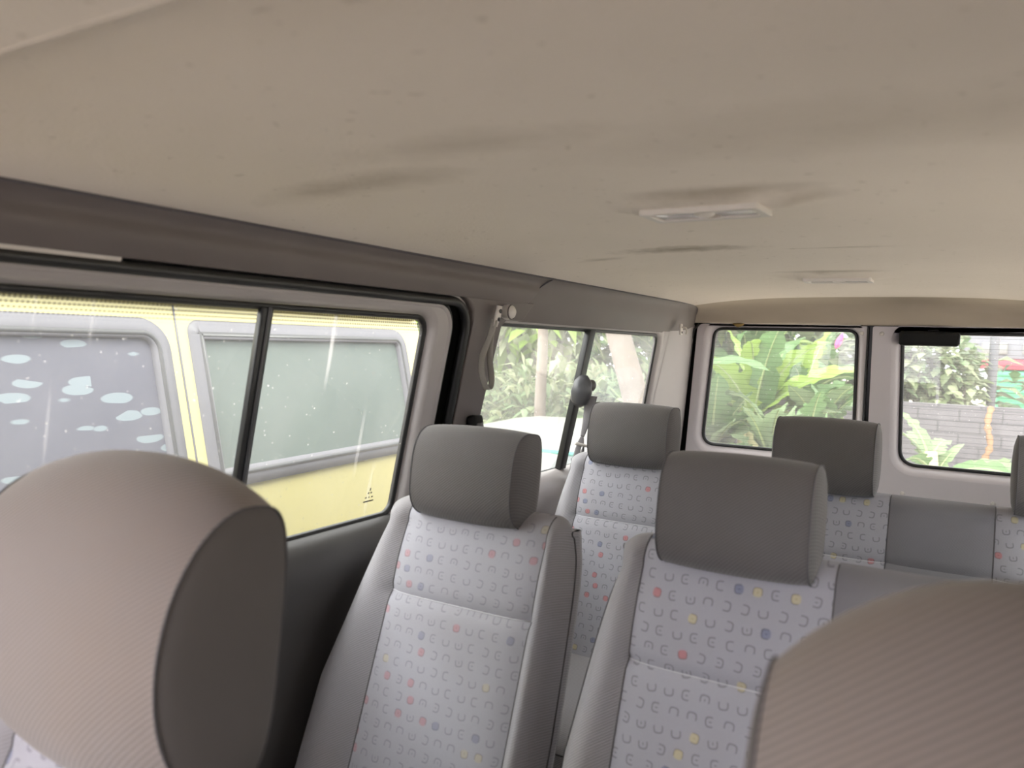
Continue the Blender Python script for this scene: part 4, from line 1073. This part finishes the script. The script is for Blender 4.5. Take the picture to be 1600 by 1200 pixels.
# plants
def leaf_vf(base, az, length, width, lift, droop, seed, roll=0.0, torn=0.22):
    rnd = random.Random(seed); n = 22; vs = []; fs = []; mid = []
    d = Vector((math.cos(az), math.sin(az), 0)); side = Vector((-math.sin(az), math.cos(az), 0))
    p = Vector(base); el = lift
    for i in range(n + 1):
        t = i / n; mid.append((p.copy(), el))
        st = length / n; p = p + (d * math.cos(el) + Vector((0, 0, math.sin(el)))) * st; el -= droop / n * (0.4 + 1.6 * t)
    for i, (p, el) in enumerate(mid):
        t = i / n
        w = width * 0.5 * (max(0.03, min(1, (t - 0.08) / 0.14)) if t < 0.22 else (1 - ((t - 0.22) / 0.78) ** 2.6)) + 0.004
        up = (-d * math.sin(el) + Vector((0, 0, math.cos(el)))); sd_ = side * math.cos(roll) + up * math.sin(roll); u2 = up * math.cos(roll) - side * math.sin(roll)
        row = []
        for s_ in (-1, -0.5, 0, 0.5, 1):
            wav = 0.03 * width * math.sin(t * 40 + s_ * 2 + seed) * abs(s_)
            row.append(p + sd_ * (s_ * w) + u2 * (0.22 * w * abs(s_) - 0.10 * w * s_ * s_ + wav) - d * (0.12 * w * abs(s_)))
        vs += row
    tl = rnd.random() * 10
    for i in range(n):
        for k_ in range(4):
            fs.append((i*5+k_, i*5+k_+1, (i+1)*5+k_+1, (i+1)*5+k_))
    # tears: pull some edge points back together
    for i in range(4, n - 1):
        for e in (0, 4):
            if rnd.random() < torn:
                c_ = i * 5 + (1 if e == 0 else 3); vs[i*5+e] = vs[i*5+e].lerp(vs[c_], 0.75)
    return vs, fs, [m_[0] for m_ in mid]
def add_leaf(parent, base, az, length, width, lift, droop, mat, seed, roll=0.0, torn=0.3):
    vs, fs, mid = leaf_vf(base, az, length, width, lift, droop, seed, roll, torn)
    rv, rf = tube_vf([p + Vector((0, 0, -0.004)) for p in mid[::3]], [lerp(0.018, 0.003, i / 7) for i in range(8)], 5)
    o_ = len(vs); nb = len(fs); fs = fs + [tuple(a + o_ for a in f) for f in rf]
    return link('leaf', vs + rv, fs, mat, parent, mats=[mat, M['rib']], fm=[0] * nb + [1] * len(rf))
def banana(x, y, h, nl, label, mats, seed, ln=(1.2, 1.7), wd=(0.30, 0.42), lifts=(0.4, 1.35), droops=(0.8, 2.0), azs=None, group='banana plants behind the van'):
    rnd = random.Random(seed); t = empty('banana_plant', (x, y, -0.5)); tag(t, label, 'banana plant', group)
    tube('stem', [(0, 0, 0), (0.02, 0, h * 0.5), (0.0, 0.02, h)], [0.11, 0.09, 0.055], M['stem'], t, n=12)
    for i in range(nl):
        az = (azs[i] if azs and i < len(azs) else i * 2.4 + rnd.uniform(-.3, .3))
        add_leaf(t, (0, 0, h - rnd.uniform(0, 0.25) - i * 0.02), az, rnd.uniform(*ln), rnd.uniform(*wd), rnd.uniform(*lifts), rnd.uniform(*droops), rnd.choice(mats), seed * 31 + i, rnd.uniform(-.7, .7))
    return t
Lm, Gr, Pa = M['lime'], M['green'], M['pale']
spots = [(-1.02, 9.0, 1.05, 8, [Gr, Pa], 'green banana plant at the right edge of the left rear window view'),
         (-1.02, 8.1, 0.80, 8, [Pa, Gr], 'short banana plant low at the right edge of the left rear window view'),
         (-1.75, 8.9, 1.15, 9, [Lm, Lm, Gr], 'bright lime banana plant in the middle of the left rear window view'),
         (-2.65, 9.3, 1.0, 9, [Gr, Pa], 'green banana plant left of the lime one behind the van'),
         (-1.30, 9.4, 1.2, 9, [Lm, Gr], 'tall banana plant right of the lime one, partly behind the door post'),
         (-2.0, 8.2, 0.85, 9, [Pa, Gr], 'low pale banana plant at the foot of the left rear window view'),
         (-1.35, 8.0, 0.80, 9, [Pa, Gr, Pa], 'low pale banana plant nearest the right foot of the left rear window'),
         (-2.75, 8.4, 0.9, 9, [Pa, Gr], 'drooping pale banana plant at the left edge of the left rear window view'),
         (-2.2, 10.4, 1.6, 9, [Gr, Lm], 'dark green banana plant farthest back near the wall'),
         (-3.2, 10.3, 1.5, 9, [Gr, Pa], 'banana plant in the back row at the far left by the wall'),
         (-1.45, 10.6, 1.5, 8, [Gr, Lm], 'banana plant in the back row just left of the rear door gap')]
for i, (x, y, h, nl, ms, lb) in enumerate(spots):
    banana(x, y, h, nl + (5 if i not in (0, 1, 4, 10) else 2), lb, ms, 11 + i, ln=(1.0, 1.5) if i not in (0, 1, 4, 5, 6, 7, 10) else (0.6, 0.95), lifts=(0.6, 1.45), droops=(0.4, 1.6))
banana(0.06, 7.6, 0.92, 8, 'young banana plant in front of the dark wall, seen through the right rear window', [Pa, Gr, Pa], 41, (0.5, 0.75), (0.13, 0.19), (0.5, 1.35), (0.3, 1.3), azs=[2.7, 1.9, 1.3, 2.3, -2.8, -1.9, 0.9, 3.3], group=None)
banana(-0.28, 7.3, 0.62, 8, 'low pale banana plant at the left foot of the right rear window view', [Pa, Gr], 47, (0.45, 0.6), (0.15, 0.2), (0.3, 1.2), (0.4, 1.4), group=None)
banana(0.80, 9.4, 0.62, 6, 'banana plant with dry brown leaf sheath at the right edge by the wall', [Gr, Pa], 43, (0.7, 1.0), (0.22, 0.3), (0.3, 1.2), (0.5, 1.4), azs=[0.2, 2.6, 1.0, -0.5, 3.4, 1.9], group=None)
k = tube('dry_leaf', smoothp([Vector((0.55, 10.85, 0.66)), Vector((0.52, 10.8, 0.45)), Vector((0.56, 10.8, 0.2)), Vector((0.50, 10.8, -0.02)), Vector((0.54, 10.8, -0.15))], 5), [0.022 + 0.022 * math.sin(i * 1.3) ** 2 for i in range(21)], M['dry'], None, n=8, flat=0.5)
tag(k, 'dry brown banana leaf hanging down the face of the dark wall', 'dry leaf')
k = lathe('banana_flower', [(0.005, -0.08), (0.025, -0.05), (0.033, 0.0), (0.022, 0.05), (0.006, 0.09)], (-0.81, 8.3, 1.35), (0.4, 0, 1), M['mag']); tag(k, 'magenta banana flower among the leaves near the rear door gap', 'flower')

def bush(name, c, r, n, lsz, mats, label, seed, cat='shrub', stems=5, elong=3.0, group=None):
    """crown of many curved leaf blades round branching stems"""
    rnd = random.Random(seed); t = empty(name, (c[0], c[1], -0.5)); tag(t, label, cat, group)
    cz = c[2] + 0.5
    vs = []; fs = []; fm = []
    for i in range(n):
        while True:
            q_ = Vector((rnd.uniform(-1, 1), rnd.uniform(-1, 1), rnd.uniform(-1, 1)))
            if 0.25 < q_.length < 1: break
        p = Vector((q_.x * r[0], q_.y * r[1], cz + q_.z * r[2]))
        d = (q_.normalized() + Vector((rnd.uniform(-1, 1), rnd.uniform(-1, 1), rnd.uniform(-0.8, 0.8)))).normalized()
        l = lsz * rnd.uniform(0.6, 1.3); w = l / elong; s_ = d.cross(Vector((0, 0, 1))); s_ = s_.normalized() if s_.length > .01 else Vector((1, 0, 0)); u_ = s_.cross(d)
        b = len(vs); m0 = p + d * l * .5
        vs += [p, m0 + s_ * w - u_ * 0.0, p + d * l - Vector((0, 0, l * .3)), m0 - s_ * w, m0 + u_ * w * 0.35]
        fs += [(b, b+1, b+4), (b+1, b+2, b+4), (b+2, b+3, b+4), (b+3, b, b+4)]; k_ = rnd.randrange(len(mats)); fm += [k_] * 4
    link('foliage', vs, fs, mats[0], t, mats=mats, fm=fm)
    for i in range(stems):
        a = 2 * PI * i / stems + rnd.random()
        tube('branch', smoothp([Vector((0.05 * math.cos(a), 0.05 * math.sin(a), 0)), Vector((r[0] * .3 * math.cos(a), r[1] * .3 * math.sin(a), cz * .6)), Vector((r[0] * .6 * math.cos(a), r[1] * .6 * math.sin(a), cz + r[2] * .4))], 5), [0.035 - 0.003 * j for j in range(11)], M['bark'], t, n=7)
    return t
Bu, Bp = M['bush'], M['bushp']
bush('cassava_shrub', (-0.42, 12.0, 1.15), (0.80, 0.6, 0.60), 1100, 0.17, [Bp, Bu, Pa], 'leafy shrub rising behind the dark wall at the left of the right rear window', 51)
bush('cassava_shrub', (0.08, 11.9, 0.72), (0.42, 0.4, 0.28), 320, 0.15, [Bp, Bu], 'low leafy shrub topping the dark wall left of the pole', 52)
# side view, beyond the car
bush('weed_clump', (-3.4, 7.4, 0.25), (1.3, 0.9, 0.75), 2600, 0.28, [Bp, Bu, Pa], 'grassy weed clump behind the white car', 53, 'shrub', 4, 7.0)
bush('leafy_tree', (-5.6, 9.0, 1.9), (2.0, 1.5, 1.3), 3200, 0.28, [Bu, Bp, Lm], 'leafy tree at the left of the small side window view', 54, 'tree', 6, 4.0)
bush('leafy_tree', (-3.0, 10.4, 2.4), (1.4, 1.2, 1.0), 1600, 0.26, [Bp, Bu, Lm], 'leafy tree standing over the bananas in the small side window view', 55, 'tree', 6, 4.0)
bush('hedge', (-7.6, 13.5, 0.9), (4.5, 1.6, 2.2), 6000, 0.36, [Bu, Bp, Gr], 'broad dull green hedge far behind the side window plants', 56, 'hedge', 7, 3.5)
bush('hedge', (-2.0, 13.0, 0.6), (3.0, 0.8, 1.1), 2500, 0.36, [Bu, Gr], 'dark green hedge behind the banana plants', 57, 'hedge', 7, 3.5)
for i, (x, y, h, nl, ms, lb) in enumerate([(-3.6, 8.6, 0.9, 8, [Pa, Gr, Lm], 'banana plant arching over the weeds in the small side window view'),
                                           (-2.55, 7.4, 1.1, 8, [Pa, Lm, Gr], 'banana plant beside the pale trunk in the small side window view'),
                                           (-4.9, 8.0, 0.7, 7, [Pa, Gr], 'banana plant left of the reddish trunk in the side window view')]):
    banana(x, y, h, nl, lb, ms, 71 + i, group='banana plants beyond the side window')
k = tube('tree_trunk', smoothp([Vector((-1.75, 6.0, -0.5)), Vector((-1.95, 6.0, 0.6)), Vector((-2.15, 6.05, 1.2)), Vector((-2.5, 6.1, 2.2)), Vector((-2.7, 6.2, 3.2))], 6), [0.12 - 0.0015 * i for i in range(25)], M['bark'], None, n=12)
tag(k, 'thick pale leaning tree trunk in the right half of the side window', 'tree trunk')
k = tube('tree_trunk', smoothp([Vector((-3.15, 6.6, -0.5)), Vector((-3.2, 6.6, 0.5)), Vector((-3.2, 6.6, 1.6)), Vector((-3.3, 6.6, 3.0))], 6), [0.065 - 0.0015 * i for i in range(19)], M['bark'], None, n=12)
tag(k, 'thin upright trunk left of the window divider', 'tree trunk')
